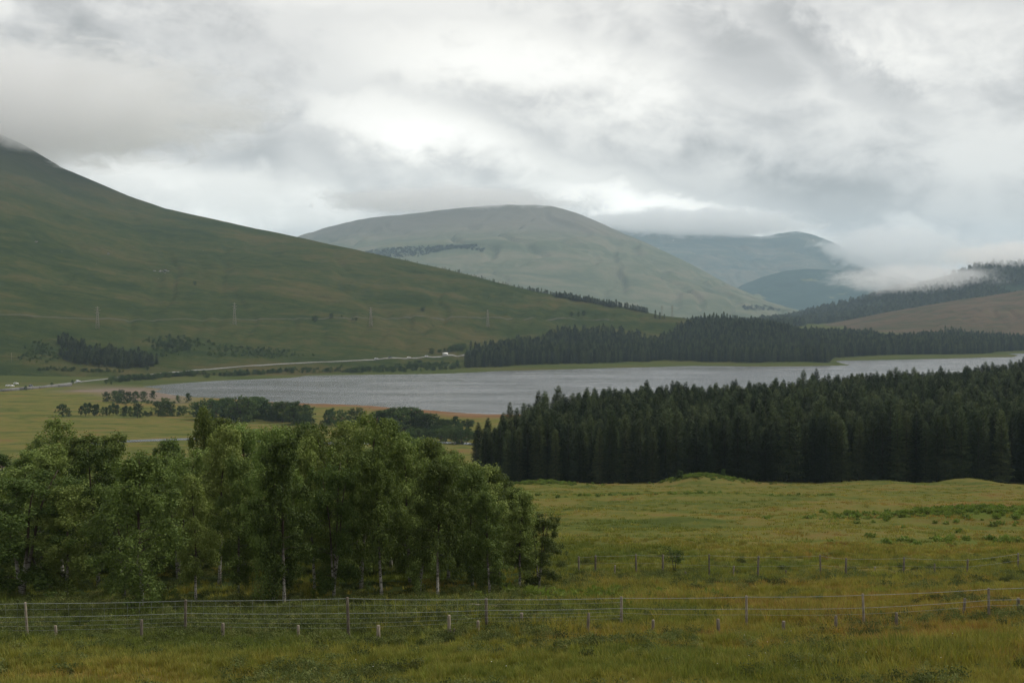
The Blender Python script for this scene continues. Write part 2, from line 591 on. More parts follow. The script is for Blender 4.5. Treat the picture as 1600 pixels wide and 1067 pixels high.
# ground
m_ground, t, b = new_mat('rough_grassland')
pos = geo_pos(t)
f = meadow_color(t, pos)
col = ramp_n(t, f, [(p_, (0.80 * cc[0], 0.82 * cc[1], 1.05 * cc[2])) for p_, cc in PAL])
fresh = attr_f(t, 'fresh')
col = mix_n(t, math_n(t, 'MULTIPLY', fresh, 0.85), col, (0.062, 0.098, 0.019))
heath = attr_f(t, 'heath')
hn = noise_n(t, pos, 0.55, 5, 0.62)
hcol = ramp_n(t, hn, [(0.3, (0.048, 0.062, 0.022)), (0.5, (0.074, 0.084, 0.030)), (0.7, (0.098, 0.086, 0.038))])
col = mix_n(t, math_n(t, 'MULTIPLY', heath, 0.8), col, hcol)
sand = attr_f(t, 'sand')
sn = noise_n(t, mapping_n(t, pos, scale=(0.02, 0.07, 1)), 1.0, 5, 0.6, 0.5)
scol = ramp_n(t, sn, [(0.3, (0.115, 0.072, 0.042)), (0.5, (0.165, 0.090, 0.048)), (0.7, (0.175, 0.125, 0.085))])
col = mix_n(t, sand, col, scol)
mud = attr_f(t, 'mud')
mcol = ramp_n(t, sn, [(0.3, (0.115, 0.085, 0.062)), (0.55, (0.175, 0.140, 0.115)), (0.7, (0.150, 0.105, 0.070))])
col = mix_n(t, mud, col, mcol)
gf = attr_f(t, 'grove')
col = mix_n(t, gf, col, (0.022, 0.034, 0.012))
moor = attr_f(t, 'moorland')
mo = ramp_n(t, noise_n(t, mapping_n(t, pos, scale=(0.006, 0.02, 0.02)), 1.0, 6, 0.6, 0.6), [(0.3, (0.040, 0.056, 0.018)), (0.55, (0.065, 0.074, 0.024)), (0.75, (0.085, 0.068, 0.030))])
col = mix_n(t, moor, col, mo)
lk(t, col, b.inputs['Base Color'])
bn = noise_n(t, pos, 3.2, 5, 0.65)
bump_to(t, b, bn, 0.6, 0.22)

def hill_mat(name, stops, stretch, rot, fine=0.05, bump=6.0, extra=None, rough=0.6):
    m, t, b = new_mat(name)
    pos = geo_pos(t)
    p1 = mapping_n(t, pos, scale=stretch, rot=(0, 0, rot))
    n1 = noise_n(t, p1, 1.0, 7, rough, 0.7)
    n2 = noise_n(t, pos, fine, 8, 0.74)
    f = math_n(t, 'ADD', math_n(t, 'MULTIPLY', n1, 0.54), math_n(t, 'MULTIPLY', n2, 0.46))
    col = ramp_n(t, smooth_n(t, f, 0.36, 0.64), stops)
    if extra:
        col = extra(t, pos, col, n2)
    lk(t, col, b.inputs['Base Color'])
    bump_to(t, b, n2, 0.5, bump)
    return m

def left_extra(t, pos, col, n2):
    # small dark scrub and pale rock flecks
    v = noise_n(t, pos, 0.16, 3, 0.7)
    spot = smooth_n(t, v, 0.70, 0.76)
    col = mix_n(t, math_n(t, 'MULTIPLY', spot, 0.7), col, (0.016, 0.026, 0.010))
    rk = smooth_n(t, noise_n(t, mapping_n(t, pos, loc=(40, 9, 3)), 0.22, 2, 0.6), 0.775, 0.80)
    col = mix_n(t, math_n(t, 'MULTIPLY', rk, 0.6), col, (0.16, 0.15, 0.14))
    st = noise_n(t, mapping_n(t, pos, scale=(0.0022, 0.020, 0.012), rot=(0, 0, math.radians(-38)), loc=(3, 1, 0)), 1.0, 5, 0.6, 0.9)
    ln_ = smooth_n(t, math_n(t, 'ABSOLUTE', math_n(t, 'SUBTRACT', st, 0.5)), 0.0, 0.022, 1.0, 0.0)
    msk = smooth_n(t, n2, 0.46, 0.60)
    col = mix_n(t, math_n(t, 'MULTIPLY', math_n(t, 'MULTIPLY', ln_, msk), 0.75), col, (0.012, 0.022, 0.007))
    hz = nn(t, 'ShaderNodeSeparateXYZ')
    lk(t, pos, hz.inputs[0])
    up = smooth_n(t, hz.outputs['Z'], 170, 420)
    return mix_n(t, math_n(t, 'MULTIPLY', up, 0.75), col, (0.040, 0.042, 0.028))

m_left = hill_mat('moor_hillside', [(0.0, (0.019, 0.031, 0.010)), (0.35, (0.034, 0.046, 0.014)), (0.65, (0.050, 0.053, 0.018)), (1.0, (0.074, 0.063, 0.026))],
                  (0.0030, 0.0075, 0.016), math.radians(-24), 0.042, 9.0, left_extra)

def mid_extra(t, pos, col, n2):
    # dark plantation strip part way up the slope
    s = nn(t, 'ShaderNodeSeparateXYZ')
    lk(t, pos, s.inputs[0])
    up = smooth_n(t, s.outputs['Z'], 380, 620)
    return mix_n(t, math_n(t, 'MULTIPLY', up, 0.7), col, (0.150, 0.128, 0.112))

m_mid = hill_mat('green_mountain', [(0.0, (0.066, 0.082, 0.054)), (0.5, (0.098, 0.110, 0.070)), (1.0, (0.150, 0.138, 0.098))],
                 (0.0014, 0.0030, 0.004), math.radians(20), 0.010, 14.0, mid_extra)

def back_extra(t, pos, col, n2):
    s = nn(t, 'ShaderNodeSeparateXYZ')
    lk(t, pos, s.inputs[0])
    sc = smooth_n(t, noise_n(t, mapping_n(t, pos, scale=(0.012, 0.003, 0.002), rot=(0, 0, 0.3)), 1.0, 3, 0.6), 0.68, 0.72)
    hi = smooth_n(t, s.outputs['Z'], 300, 480)
    return mix_n(t, math_n(t, 'MULTIPLY', sc, math_n(t, 'MULTIPLY', hi, 0.8)), col, (0.36, 0.33, 0.29))

m_back = hill_mat('far_mountain', [(0.0, (0.030, 0.050, 0.048)), (0.5, (0.062, 0.078, 0.064)), (1.0, (0.120, 0.112, 0.086))],  # bluish cast of distant haze is put into these slope colours
                  (0.0016, 0.0026, 0.004), math.radians(10), 0.006, 30.0, back_extra)

def knoll_extra(t, pos, col, n2):
    sc = smooth_n(t, noise_n(t, mapping_n(t, pos, scale=(0.004, 0.0022, 0.003), rot=(0, 0, -0.5)), 1.0, 4, 0.6, 0.6), 0.655, 0.67)
    return mix_n(t, math_n(t, 'MULTIPLY', sc, 0.7), col, (0.15, 0.15, 0.075))

m_knoll = hill_mat('wooded_knoll', [(0.0, (0.012, 0.032, 0.030)), (0.5, (0.018, 0.042, 0.040)), (1.0, (0.030, 0.056, 0.046))],  # conifer tones tinted blue, adding haze to the colour itself
                   (0.004, 0.006, 0.006), 0.2, 0.02, 14.0, knoll_extra)
m_right = hill_mat('wooded_hillside', [(0.0, (0.012, 0.022, 0.013)), (0.5, (0.022, 0.036, 0.020)), (1.0, (0.042, 0.050, 0.028))],
                   (0.006, 0.008, 0.01), 0.1, 0.035, 14.0, None)
m_moor = hill_mat('heather_moor', [(0.0, (0.045, 0.050, 0.026)), (0.4, (0.072, 0.060, 0.038)), (0.7, (0.095, 0.066, 0.046)), (1.0, (0.092, 0.086, 0.046))],
                  (0.004, 0.010, 0.012), math.radians(16), 0.03, 6.0, None)

# water
def water_mat(name, wave, rough):
    m, t, b = new_mat(name)
    b.inputs['Base Color'].default_value = (0.020, 0.024, 0.028, 1)
    b.inputs['IOR'].default_value = 2.3
    b.inputs['Specular IOR Level'].default_value = 0.5
    pos = geo_pos(t)
    gust = noise_n(t, mapping_n(t, pos, scale=(0.008, 0.034, 1)), 1.0, 9, 0.72, 0.4)
    lk(t, smooth_n(t, gust, 0.36, 0.64, rough * 0.8, rough * 2.8), b.inputs['Roughness'])
    w1 = noise_n(t, mapping_n(t, pos, scale=(0.16, 0.34, 1), rot=(0, 0, 0.2)), 1.0, 5, 0.62, 0.3)
    w2 = noise_n(t, mapping_n(t, pos, scale=(0.02, 0.05, 1), rot=(0, 0, -0.15)), 1.0, 3, 0.6)
    w3 = noise_n(t, mapping_n(t, pos, scale=(0.035, 0.13, 1), rot=(0, 0, 0.08)), 1.0, 4, 0.65, 0.2)
    w2 = math_n(t, 'ADD', w2, math_n(t, 'MULTIPLY', w3, 2.2))
    h = math_n(t, 'ADD', math_n(t, 'MULTIPLY', w1, math_n(t, 'ADD', math_n(t, 'MULTIPLY', gust, 1.2), 0.2)), math_n(t, 'MULTIPLY', w2, 0.6))
    bump_to(t, b, h, 1.0, wave)
    return m

m_water = water_mat('loch_water', 0.95, 0.10)
m_river = water_mat('river_water', 0.05, 0.08)

def simple_mat(name, c1, c2, scale=8.0, rough=0.85, stretch=(1, 1, 1), obj_random=0.0, bump=0.0):
    m, t, b = new_mat(name)
    tcn = nn(t, 'ShaderNodeTexCoord')
    n = noise_n(t, mapping_n(t, tcn.outputs['Object'], scale=stretch), scale, 4, 0.6)
    col = mix_n(t, smooth_n(t, n, 0.3, 0.7), c1, c2)
    if obj_random:
        oi = nn(t, 'ShaderNodeObjectInfo')
        hs = nn(t, 'ShaderNodeHueSaturation')
        lk(t, col, hs.inputs['Color'])
        lk(t, math_n(t, 'ADD', math_n(t, 'MULTIPLY', oi.outputs['Random'], obj_random * 2), 1 - obj_random), hs.inputs['Value'])
        col = hs.outputs[0]
    lk(t, col, b.inputs['Base Color'])
    b.inputs['Roughness'].default_value = rough
    b.inputs['Specular IOR Level'].default_value = 0.5 if rough < 0.7 else 0.1
    if bump:
        bump_to(t, b, n, 0.6, bump)
    return m

def leaf_mat(name, stops, island=True, transl=0.35, obj_var=0.25, spec=0.04, rough=0.6, world_pal=False):
    """leaf: diffuse with light coming through"""
    m = bpy.data.materials.new(name)
    m.use_nodes = True
    t = m.node_tree
    t.nodes.clear()
    o = nn(t, 'ShaderNodeOutputMaterial')
    g = nn(t, 'ShaderNodeNewGeometry')
    oi = nn(t, 'ShaderNodeObjectInfo')
    if world_pal:
        f = meadow_color(t, oi.outputs['Location'])
        f = math_n(t, 'ADD', f, math_n(t, 'MULTIPLY', math_n(t, 'SUBTRACT', g.outputs['Random Per Island'], 0.5), 0.35))
    else:
        f = math_n(t, 'ADD', math_n(t, 'MULTIPLY', g.outputs['Random Per Island'], 0.55), math_n(t, 'MULTIPLY', oi.outputs['Random'], 0.45))
    col = ramp_n(t, f, stops)
    hs = nn(t, 'ShaderNodeHueSaturation')
    lk(t, col, hs.inputs['Color'])
    lk(t, math_n(t, 'ADD', math_n(t, 'MULTIPLY', oi.outputs['Random'], 2 * obj_var), 1 - obj_var), hs.inputs['Value'])
    wn = nn(t, 'ShaderNodeTexWhiteNoise', noise_dimensions='1D')
    lk(t, oi.outputs['Random'], wn.inputs['W'])
    lk(t, math_n(t, 'ADD', math_n(t, 'MULTIPLY', wn.outputs['Value'], 0.024), 0.488), hs.inputs['Hue'])
    pb = nn(t, 'ShaderNodeBsdfPrincipled')
    pb.inputs['Roughness'].default_value = rough
    pb.inputs['Specular IOR Level'].default_value = spec
    lk(t, hs.outputs[0], pb.inputs['Base Color'])
    tr = nn(t, 'ShaderNodeBsdfTranslucent')
    hs2 = nn(t, 'ShaderNodeHueSaturation')
    lk(t, hs.outputs[0], hs2.inputs['Color'])
    hs2.inputs['Value'].default_value = 1.25
    hs2.inputs['Saturation'].default_value = 1.15
    lk(t, hs2.outputs[0], tr.inputs['Color'])
    mx = nn(t, 'ShaderNodeMixShader')
    mx.inputs[0].default_value = transl
    lk(t, pb.outputs[0], mx.inputs[1])
    lk(t, tr.outputs[0], mx.inputs[2])
    lk(t, mx.outputs[0], o.inputs['Surface'])
    return m

m_birchleaf = leaf_mat('birch_leaves', [(0.0, (0.050, 0.078, 0.020)), (0.4, (0.086, 0.121, 0.030)), (0.75, (0.130, 0.170, 0.044)), (1.0, (0.185, 0.218, 0.070))], transl=0.25, obj_var=0.32, spec=0.10, rough=0.6)
m_scrubleaf = leaf_mat('valley_tree_leaves', [(0.0, (0.030, 0.054, 0.018)), (0.5, (0.050, 0.080, 0.024)), (1.0, (0.080, 0.110, 0.034))], transl=0.2, obj_var=0.3)
m_needle = leaf_mat('spruce_needles', [(0.0, (0.024, 0.038, 0.020)), (0.5, (0.046, 0.066, 0.030)), (1.0, (0.096, 0.110, 0.044))], transl=0.12, obj_var=0.36, spec=0.05)
m_grass = leaf_mat('grass_blades', [(p, tuple(1.5 * c for c in cc)) for p, cc in PAL], transl=0.3, obj_var=0.25, world_pal=True)
m_myrtle = leaf_mat('bog_shrub_leaves', [(0.0, (0.056, 0.074, 0.024)), (0.5, (0.092, 0.112, 0.035)), (0.85, (0.130, 0.142, 0.048)), (1.0, (0.145, 0.112, 0.046))], transl=0.25, obj_var=0.35)
m_bracken = leaf_mat('bracken_fronds', [(0.0, (0.085, 0.120, 0.026)), (0.5, (0.120, 0.165, 0.036)), (1.0, (0.160, 0.200, 0.050))], transl=0.3, obj_var=0.2)
m_petal = simple_mat('white_petals', (0.75, 0.75, 0.72), (0.8, 0.8, 0.78))

m_bark, t, b = new_mat('birch_bark')
tcn = nn(t, 'ShaderNodeTexCoord')
n1 = noise_n(t, mapping_n(t, tcn.outputs['Object'], scale=(3, 3, 9)), 1.0, 5, 0.65, 0.5)
n2 = noise_n(t, tcn.outputs['Object'], 1.3, 3, 0.6)
col = mix_n(t, smooth_n(t, n1, 0.50, 0.58), (0.36, 0.34, 0.30), (0.045, 0.038, 0.030))
col = mix_n(t, math_n(t, 'MULTIPLY', smooth_n(t, n2, 0.45, 0.65), 0.55), col, (0.10, 0.085, 0.065))
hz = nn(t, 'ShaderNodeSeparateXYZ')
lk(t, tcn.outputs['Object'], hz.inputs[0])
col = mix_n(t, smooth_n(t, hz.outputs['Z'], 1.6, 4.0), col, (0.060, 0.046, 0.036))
lk(t, col, b.inputs['Base Color'])
m_branch = simple_mat('dark_branch_bark', (0.035, 0.028, 0.022), (0.075, 0.062, 0.050), 6)
m_sprbark = simple_mat('spruce_bark', (0.040, 0.030, 0.022), (0.075, 0.058, 0.044), 5, stretch=(1, 1, 0.4))
m_post = simple_mat('weathered_wood', (0.105, 0.088, 0.066), (0.25, 0.215, 0.165), 3.0, 0.9, (6, 6, 1.2), 0.35, 0.01)
m_wire = simple_mat('galvanised_wire', (0.20, 0.23, 0.22), (0.30, 0.33, 0.32), 5, 0.5)
m_steel = simple_mat('galvanised_steel', (0.20, 0.18, 0.15), (0.28, 0.25, 0.21), 2, 0.8)
m_asphalt = simple_mat('wet_road', (0.17, 0.17, 0.165), (0.25, 0.25, 0.24), 0.4, 0.8)
m_stone = simple_mat('stone_wall', (0.10, 0.10, 0.10), (0.20, 0.19, 0.18), 0.8, 0.9, (1, 1, 2))
m_white = simple_mat('white_paint', (0.72, 0.72, 0.70), (0.80, 0.80, 0.79), 1, 0.35)
m_silver = simple_mat('silver_paint', (0.45, 0.46, 0.48), (0.52, 0.53, 0.55), 1, 0.3)
m_darkcar = simple_mat('dark_paint', (0.03, 0.035, 0.05), (0.04, 0.045, 0.06), 1, 0.3)
m_glass = simple_mat('dark_glass', (0.015, 0.018, 0.02), (0.02, 0.025, 0.03), 1, 0.08)
m_tyre = simple_mat('tyre_rubber', (0.015, 0.015, 0.015), (0.025, 0.025, 0.025), 3, 0.8)
m_ballast = simple_mat('track_ballast', (0.05, 0.05, 0.03), (0.075, 0.07, 0.05), 0.2)
m_rock = simple_mat('pale_rock', (0.10, 0.095, 0.09), (0.18, 0.175, 0.165), 1.5, 0.9, (1, 1, 1), 0.2, 0.05)

# ------------------------------------------------------------------ the ground sheet
ang = np.concatenate([np.linspace(-180, -42, 40)[:-1], np.linspace(-42, -27, 50)[:-1], np.linspace(-27, 27, 470), np.linspace(27, 42, 50)[1:], np.linspace(42, 180, 40)[1:]])
ang = np.radians(ang)
rad = np.concatenate([np.geomspace(0.8, 26, 26)[:-1], np.geomspace(26, 120, 150)[:-1], np.geomspace(120, 480, 110)[:-1],
                      np.geomspace(480, 760, 70)[:-1], np.linspace(760, 1900, 190)[:-1], np.geomspace(1900, 15800, 26)])
AA, RR = np.meshgrid(ang, rad)
GX = (RR * np.sin(AA)).ravel()
GY = (RR * np.cos(AA)).ravel()
GZ = ground_z(GX, GY)
na, nr = len(ang), len(rad)
idx = np.arange(na * nr).reshape(nr, na)
Q = np.stack([idx[:-1, :-1], idx[:-1, 1:], idx[1:, 1:], idx[1:, :-1]], -1).reshape(-1, 4)
Vg = np.c_[GX, GY, GZ]
ctr = np.array([[0, 0, float(ground_z(np.array([0.0]), np.array([0.01]))[0])]])
Tc = np.stack([np.full(na - 1, na * nr), idx[0, 1:], idx[0, :-1]], -1)
me = mk_mesh('ground', np.concatenate([Vg, ctr]), [Q, Tc], [m_ground], None, True)
sdg = np.full(len(GX), 1e4)
mk = (GY > 400) & (GY < 4000) & (np.abs(GX) < 4000)
sdg[mk] = loch_sd(GX[mk], GY[mk])
ug = 800 + F * GX / np.maximum(GY, 1)
front_m = GY > 10
nz = fbm(GX / 25, GY / 18, 4, 61)
sand = (1 - sstep(sdg + nz * 40, 18, 46)) * (GY < 860) * sstep(ug, 300, 470) * front_m
mud = (1 - sstep(sdg + nz * 60, 30, 75)) * (GY < 1010) * (1 - sstep(ug, 260, 330)) * sstep(ug, 40, 120) * front_m
mud = np.maximum(mud, (GY > 448) & (GY < 474) & (ug < 34) & (ug > -200))
moorl = sstep(GY, 900, 1000) * front_m
fresh = np.zeros(len(GX))
for (mu, my, rx, ry) in [(1545, 140, 17, 10), (1100, 278, 9, 6), (1600, 106, 12, 4), (1050, 210, 30, 9), (1480, 150, 14, 5), (860, 270, 9, 6)]:
    fresh = np.maximum(fresh, np.exp(-((GX - float(side(mu)) * my) / rx) ** 2 - ((GY - my) / ry) ** 2))
fresh = np.clip(fresh * (0.7 + 1.6 * fbm(GX / 5, GY / 4, 3, 71)) * 1.2, 0, 1)
# the grove floor and the heathy strip along the fences
heath = sstep(GY, 49, 56) * (1 - sstep(GY, 72, 82)) * (1 - sstep(ug, 930, 1100)) * 0.9
heath = np.maximum(heath, np.exp(-((GY - 76) / 5.5) ** 2) * sstep(ug, 850, 950) * 0.75)
heath = np.clip(heath * (0.8 + 1.2 * fbm(GX / 6, GY / 4, 3, 75)), 0, 1) * front_m
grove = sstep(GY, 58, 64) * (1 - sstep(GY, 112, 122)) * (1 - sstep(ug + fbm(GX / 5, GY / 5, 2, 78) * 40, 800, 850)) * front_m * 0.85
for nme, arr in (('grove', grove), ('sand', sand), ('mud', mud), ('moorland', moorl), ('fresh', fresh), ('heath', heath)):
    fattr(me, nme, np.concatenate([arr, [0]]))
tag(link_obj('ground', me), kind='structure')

# ------------------------------------------------------------------ water
pl = LOCH
wb = MB()
n = len(pl)
c0 = np.array([(p[0], p[1], 0.0) for p in pl])
# grid of water over the loch's box, a bit wider than the shore so that the bed cuts it
x0, x1, y0, y1 = pl[:, 0].min() - 30, pl[:, 0].max() + 30, pl[:, 1].min() - 30, pl[:, 1].max() + 30
gx, gy = np.meshgrid(np.linspace(x0, x1, 120), np.linspace(y0, y1, 90))
sdw = loch_sd(gx, gy)
keep = sdw < 14
wi = -np.ones(gx.shape, int)
idw = np.arange(gx.size).reshape(gx.shape)
Qw = []
for i in range(gx.shape[0] - 1):
    for j in range(gx.shape[1] - 1):
        if keep[i:i + 2, j:j + 2].any():
            Qw.append((idw[i, j], idw[i, j + 1], idw[i + 1, j + 1], idw[i + 1, j]))
me = mk_mesh('water', np.c_[gx.ravel(), gy.ravel(), np.full(gx.size, 0.0)], [np.array(Qw)], [m_water], None, True)
tag(link_obj('water', me), kind='structure')

def ribbon(name, pts, width, mat, lift, taper=None):
    pts = np.asarray(pts, float)
    # resample
    seg = np.r_[0, np.cumsum(np.hypot(*np.diff(pts[:, :2], axis=0).T))]
    nS = max(8, int(seg[-1] / (width * 0.7)))
    s = np.linspace(0, seg[-1], nS)
    px = np.interp(s, seg, pts[:, 0])
    py = np.interp(s, seg, pts[:, 1])
    k = np.array([1, 2, 3, 2, 1.0])
    k /= k.sum()
    pxs = np.convolve(np.pad(px, 2, mode='edge'), k, 'valid')
    pys = np.convolve(np.pad(py, 2, mode='edge'), k, 'valid')
    tx, ty = np.gradient(pxs), np.gradient(pys)
    L = np.hypot(tx, ty) + 1e-9
    nx, ny = -ty / L, tx / L
    w = width / 2 * (np.ones(nS) if taper is None else np.interp(s / seg[-1], *taper))
    rows = []
    for o in (-1, -0.33, 0.33, 1):
        X = pxs + nx * w * o
        Yq = pys + ny * w * o
        rows.append(np.c_[X, Yq, surface_z(X, Yq) + lift])
    V = np.concatenate(rows)
    Qr = []
    for r in range(3):
        for i in range(nS - 1):
            Qr.append((r * nS + i, r * nS + i + 1, (r + 1) * nS + i + 1, (r + 1) * nS + i))
    me = mk_mesh(name, V, [np.array(Qr)], [mat], None, True)
    return link_obj(name, me)

def flat_hits(px, z):
    o = []
    for (u, v) in px:
        Yd = (HC - z) / -float(slope(v))
        o.append((float(side(u, v)) * Yd, Yd, z))
    return o

river_px = [(10, 742), (60, 733), (85, 724), (104, 707), (112, 696), (140, 690.5), (180, 688), (240, 685.5), (295, 683.5), (380, 685), (480, 690), (580, 691), (650, 688), (700, 690), (760, 693)]
rv = ribbon('river', flat_hits(river_px, 2.6), 10.0, m_river, 0.14, ([0, 0.35, 0.5, 1], [1.3, 1.2, 0.75, 0.75]))
tag(rv, kind='structure')

# ------------------------------------------------------------------ hills
def build_hill(name, h, mat, nu, ntv):
    u = np.linspace(h.u0 + 1, h.u1 - 1, nu)
    tt = np.concatenate([np.linspace(0.0, 1.0, ntv), [1.04, 1.12, 1.25, 1.45]])
    U, T = np.meshgrid(u, tt)
    yr = np.interp(U, h.us, h.yr)
    yf = np.interp(U, h.us, h.yf)
    Yh = yf + (yr - yf) * T
    X = (U - 800) / F * Yh
    Z = h.z(X.ravel(), Yh.ravel())
    Z = np.maximum(Z, -40)
    idm = np.arange(U.size).reshape(U.shape)
    Qh = np.stack([idm[:-1, :-1], idm[:-1, 1:], idm[1:, 1:], idm[1:, :-1]], -1).reshape(-1, 4)
    me = mk_mesh(name, np.c_[X.ravel(), Yh.ravel(), Z], [Qh], [mat], None, True)
    return tag(link_obj(name, me), kind='structure')

build_hill('hillside', LEFT, m_left, 420, 170)
build_hill('mountain', MID, m_mid, 260, 110)
build_hill('far_mountain', BACK, m_back, 220, 90)
build_hill('wooded_knoll', KNOLL, m_knoll, 160, 60)
build_hill('wooded_hill', RIGHT, m_right, 240, 90)
build_hill('heather_moor', MOOR, m_moor, 220, 80)

# ------------------------------------------------------------------ instancing of uncountable stuff
def scatter(name, label, protos, mats, pts, rot, scl, pid, cat=None):
    """one object: prototype faces and loose points in one mesh; a node group puts a prototype on every point"""
    V, fs4, fs3, m4, m3, pidv = [], [], [], [], [], []
    off = 0
    for k, (pv, q, tq, qm, tm) in enumerate(protos):
        V.append(pv)
        if len(q):
            fs4.append(np.asarray(q) + off)
            m4.append(qm)
        if len(tq):
            fs3.append(np.asarray(tq) + off)
            m3.append(tm)
        pidv.append(np.full(len(pv), -1 - k))
        off += len(pv)
    V.append(pts)
    pidv.append(pid)
    fs, mi = [], []
    if fs4:
        fs.append(np.concatenate(fs4))
        mi.append(np.concatenate(m4))
    if fs3:
        fs.append(np.concatenate(fs3))
        mi.append(np.concatenate(m3))
    me = mk_mesh(name, np.concatenate(V), fs, mats, np.concatenate(mi))
    fattr(me, 'pid', np.concatenate(pidv), 'POINT', 'INT')
    fattr(me, 'rot', np.concatenate([np.zeros((off, 3)), rot]), 'POINT', 'FLOAT_VECTOR')
    fattr(me, 'scl', np.concatenate([np.ones((off, 3)), scl]), 'POINT', 'FLOAT_VECTOR')
    o = link_obj(name, me)
    g = bpy.data.node_groups.new(name + '_layout', 'GeometryNodeTree')
    g.interface.new_socket('Geometry', in_out='INPUT', socket_type='NodeSocketGeometry')
    g.interface.new_socket('Geometry', in_out='OUTPUT', socket_type='NodeSocketGeometry')
    gi = g.nodes.new('NodeGroupInput')
    go = g.nodes.new('NodeGroupOutput')
    na_ = g.nodes.new('GeometryNodeInputNamedAttribute')
    na_.data_type = 'INT'
    na_.inputs['Name'].default_value = 'pid'
    nr_ = g.nodes.new('GeometryNodeInputNamedAttribute')
    nr_.data_type = 'FLOAT_VECTOR'
    nr_.inputs['Name'].default_value = 'rot'
    ns_ = g.nodes.new('GeometryNodeInputNamedAttribute')
    ns_.data_type = 'FLOAT_VECTOR'
    ns_.inputs['Name'].default_value = 'scl'
    jn = g.nodes.new('GeometryNodeJoinGeometry')

    def sel(val):
        c = g.nodes.new('FunctionNodeCompare')
        c.data_type = 'INT'
        c.operation = 'EQUAL'
        ints = [s_ for s_ in c.inputs if s_.type == 'INT']
        g.links.new([s_ for s_ in na_.outputs if s_.enabled][0], ints[0])
        ints[1].default_value = val
        s_ = g.nodes.new('GeometryNodeSeparateGeometry')
        s_.domain = 'POINT'
        g.links.new(gi.outputs[0], s_.inputs['Geometry'])
        g.links.new(c.outputs[0], s_.inputs['Selection'])
        return s_.outputs['Selection']
    for k in range(len(protos)):
        ip = g.nodes.new('GeometryNodeInstanceOnPoints')
        g.links.new(sel(k), ip.inputs['Points'])
        g.links.new(sel(-1 - k), ip.inputs['Instance'])
        e2r = g.nodes.new('FunctionNodeEulerToRotation')
        g.links.new([s_ for s_ in nr_.outputs if s_.enabled][0], e2r.inputs[0])
        g.links.new(e2r.outputs[0], ip.inputs['Rotation'])
        g.links.new([s_ for s_ in ns_.outputs if s_.enabled][0], ip.inputs['Scale'])
        g.links.new(ip.outputs[0], jn.inputs[0])
    g.links.new(jn.outputs[0], go.inputs[0])
    md = o.modifiers.new('layout', 'NODES')
    md.node_group = g
    return tag(o, label, cat, None, 'stuff')

# ------------------------------------------------------------------ spruce
def spruce(seed, h=17.0, r=2.3, clear=0.03, taper=0.85, step=0.46):
    R = np.random.default_rng(seed)
    tb = MB()
    kx = R.normal(0, 0.1, 2)
    zs = np.linspace(0, h, 9)
    tb.tube(np.c_[kx[0] * np.sin(zs / 5), kx[1] * np.sin(zs / 6), zs], 0.17 * (1 - zs / h) ** 0.9 + 0.012, 6)
    V, T = [], []
    nV = 0
    z = h * clear + 0.3
    while z < h - 0.25:
        s = 1 - z / h
        L0 = r * min(1.0, (s * 1.15 + 0.015)) ** taper
        k = 8 if s > 0.10 else 6
        a0 = R.uniform(0, 6.28)
        for j in range(k):
            a = a0 + j * 6.283 / k + R.normal(0, 0.18)
            L = L0 * R.uniform(0.68, 1.15) + 0.08
            if R.random() < 0.06:
                L *= 0.5
            up = 0.55 - 0.95 * min(1, s * 1.6) + R.normal(0, 0.10)
            d = np.array([math.cos(a), math.sin(a), 0])
            sd_ = np.array([-math.sin(a), math.cos(a), 0])
            zb = z + R.uniform(-0.2, 0.2)
            ns = 5 if L > 0.8 else 3
            ss = np.linspace(0.05, 1, ns + 1)
            sp = [np.array([0, 0, zb]) + d * L * q + np.array([0, 0, L * (up * q + 0.32 * q * q * (1 if s > 0.1 else 0.2))]) for q in ss]
            for i in range(ns):
                wl = L * 0.46 * (1 - 0.70 * ss[i]) * R.uniform(0.7, 1.25) + 0.09
                for sg in (-1, 1):
                    tip = sp[i] + sd_ * sg * wl + d * wl * 0.75 + np.array([0, 0, -wl * R.uniform(0.05, 0.5)])
                    base2 = sp[i] * 0.35 + sp[i + 1] * 0.65
                    V += [sp[i], base2, tip]
                    T.append((nV, nV + 1, nV + 2))
                    nV += 3
            pe = sp[-1] + d * 0.06 * L
            V += [sp[-2] + sd_ * 0.09 * L ** 0.5, sp[-2] - sd_ * 0.09 * L ** 0.5, pe]
            T.append((nV, nV + 1, nV + 2))
            nV += 3
        z += step * R.uniform(0.8, 1.2) * (0.55 + 0.45 * min(1, s * 3))
    # leader
    for a in (0, 1.57):
        w = 0.055
        V += [np.array([math.cos(a) * w, math.sin(a) * w, h - 0.7]), np.array([-math.cos(a) * w, -math.sin(a) * w, h - 0.7]), np.array([0, 0, h + 0.25])]
        T.append((nV, nV + 1, nV + 2))
        nV += 3
    return tb, np.array(V), np.array(T)

SPR = []
for i, (r, tp) in enumerate([(2.6, 0.56), (2.3, 0.50), (3.0, 0.62), (2.3, 0.48), (2.8, 0.64), (2.5, 0.52)]):
    tb, V, T = spruce(100 + i, 17.0, r, 0.02 + 0.02 * (i % 3), tp)
    SPR.append((tb.mesh('spruce_trunk', [m_sprbark]), mk_mesh('spruce_crown', V, [T], [m_needle], np.zeros(len(T))), (V, [], T, [], np.zeros(len(T), int)), tb))

def spruce_proto(i):
    _, _, (V, _, T, _, _), tb = SPR[i]
    tv = np.concatenate(tb.v)
    tq = np.concatenate(tb.q)
    return (np.concatenate([tv, V]), tq, T + len(tv), np.full(len(tq), 1), np.zeros(len(T), int))

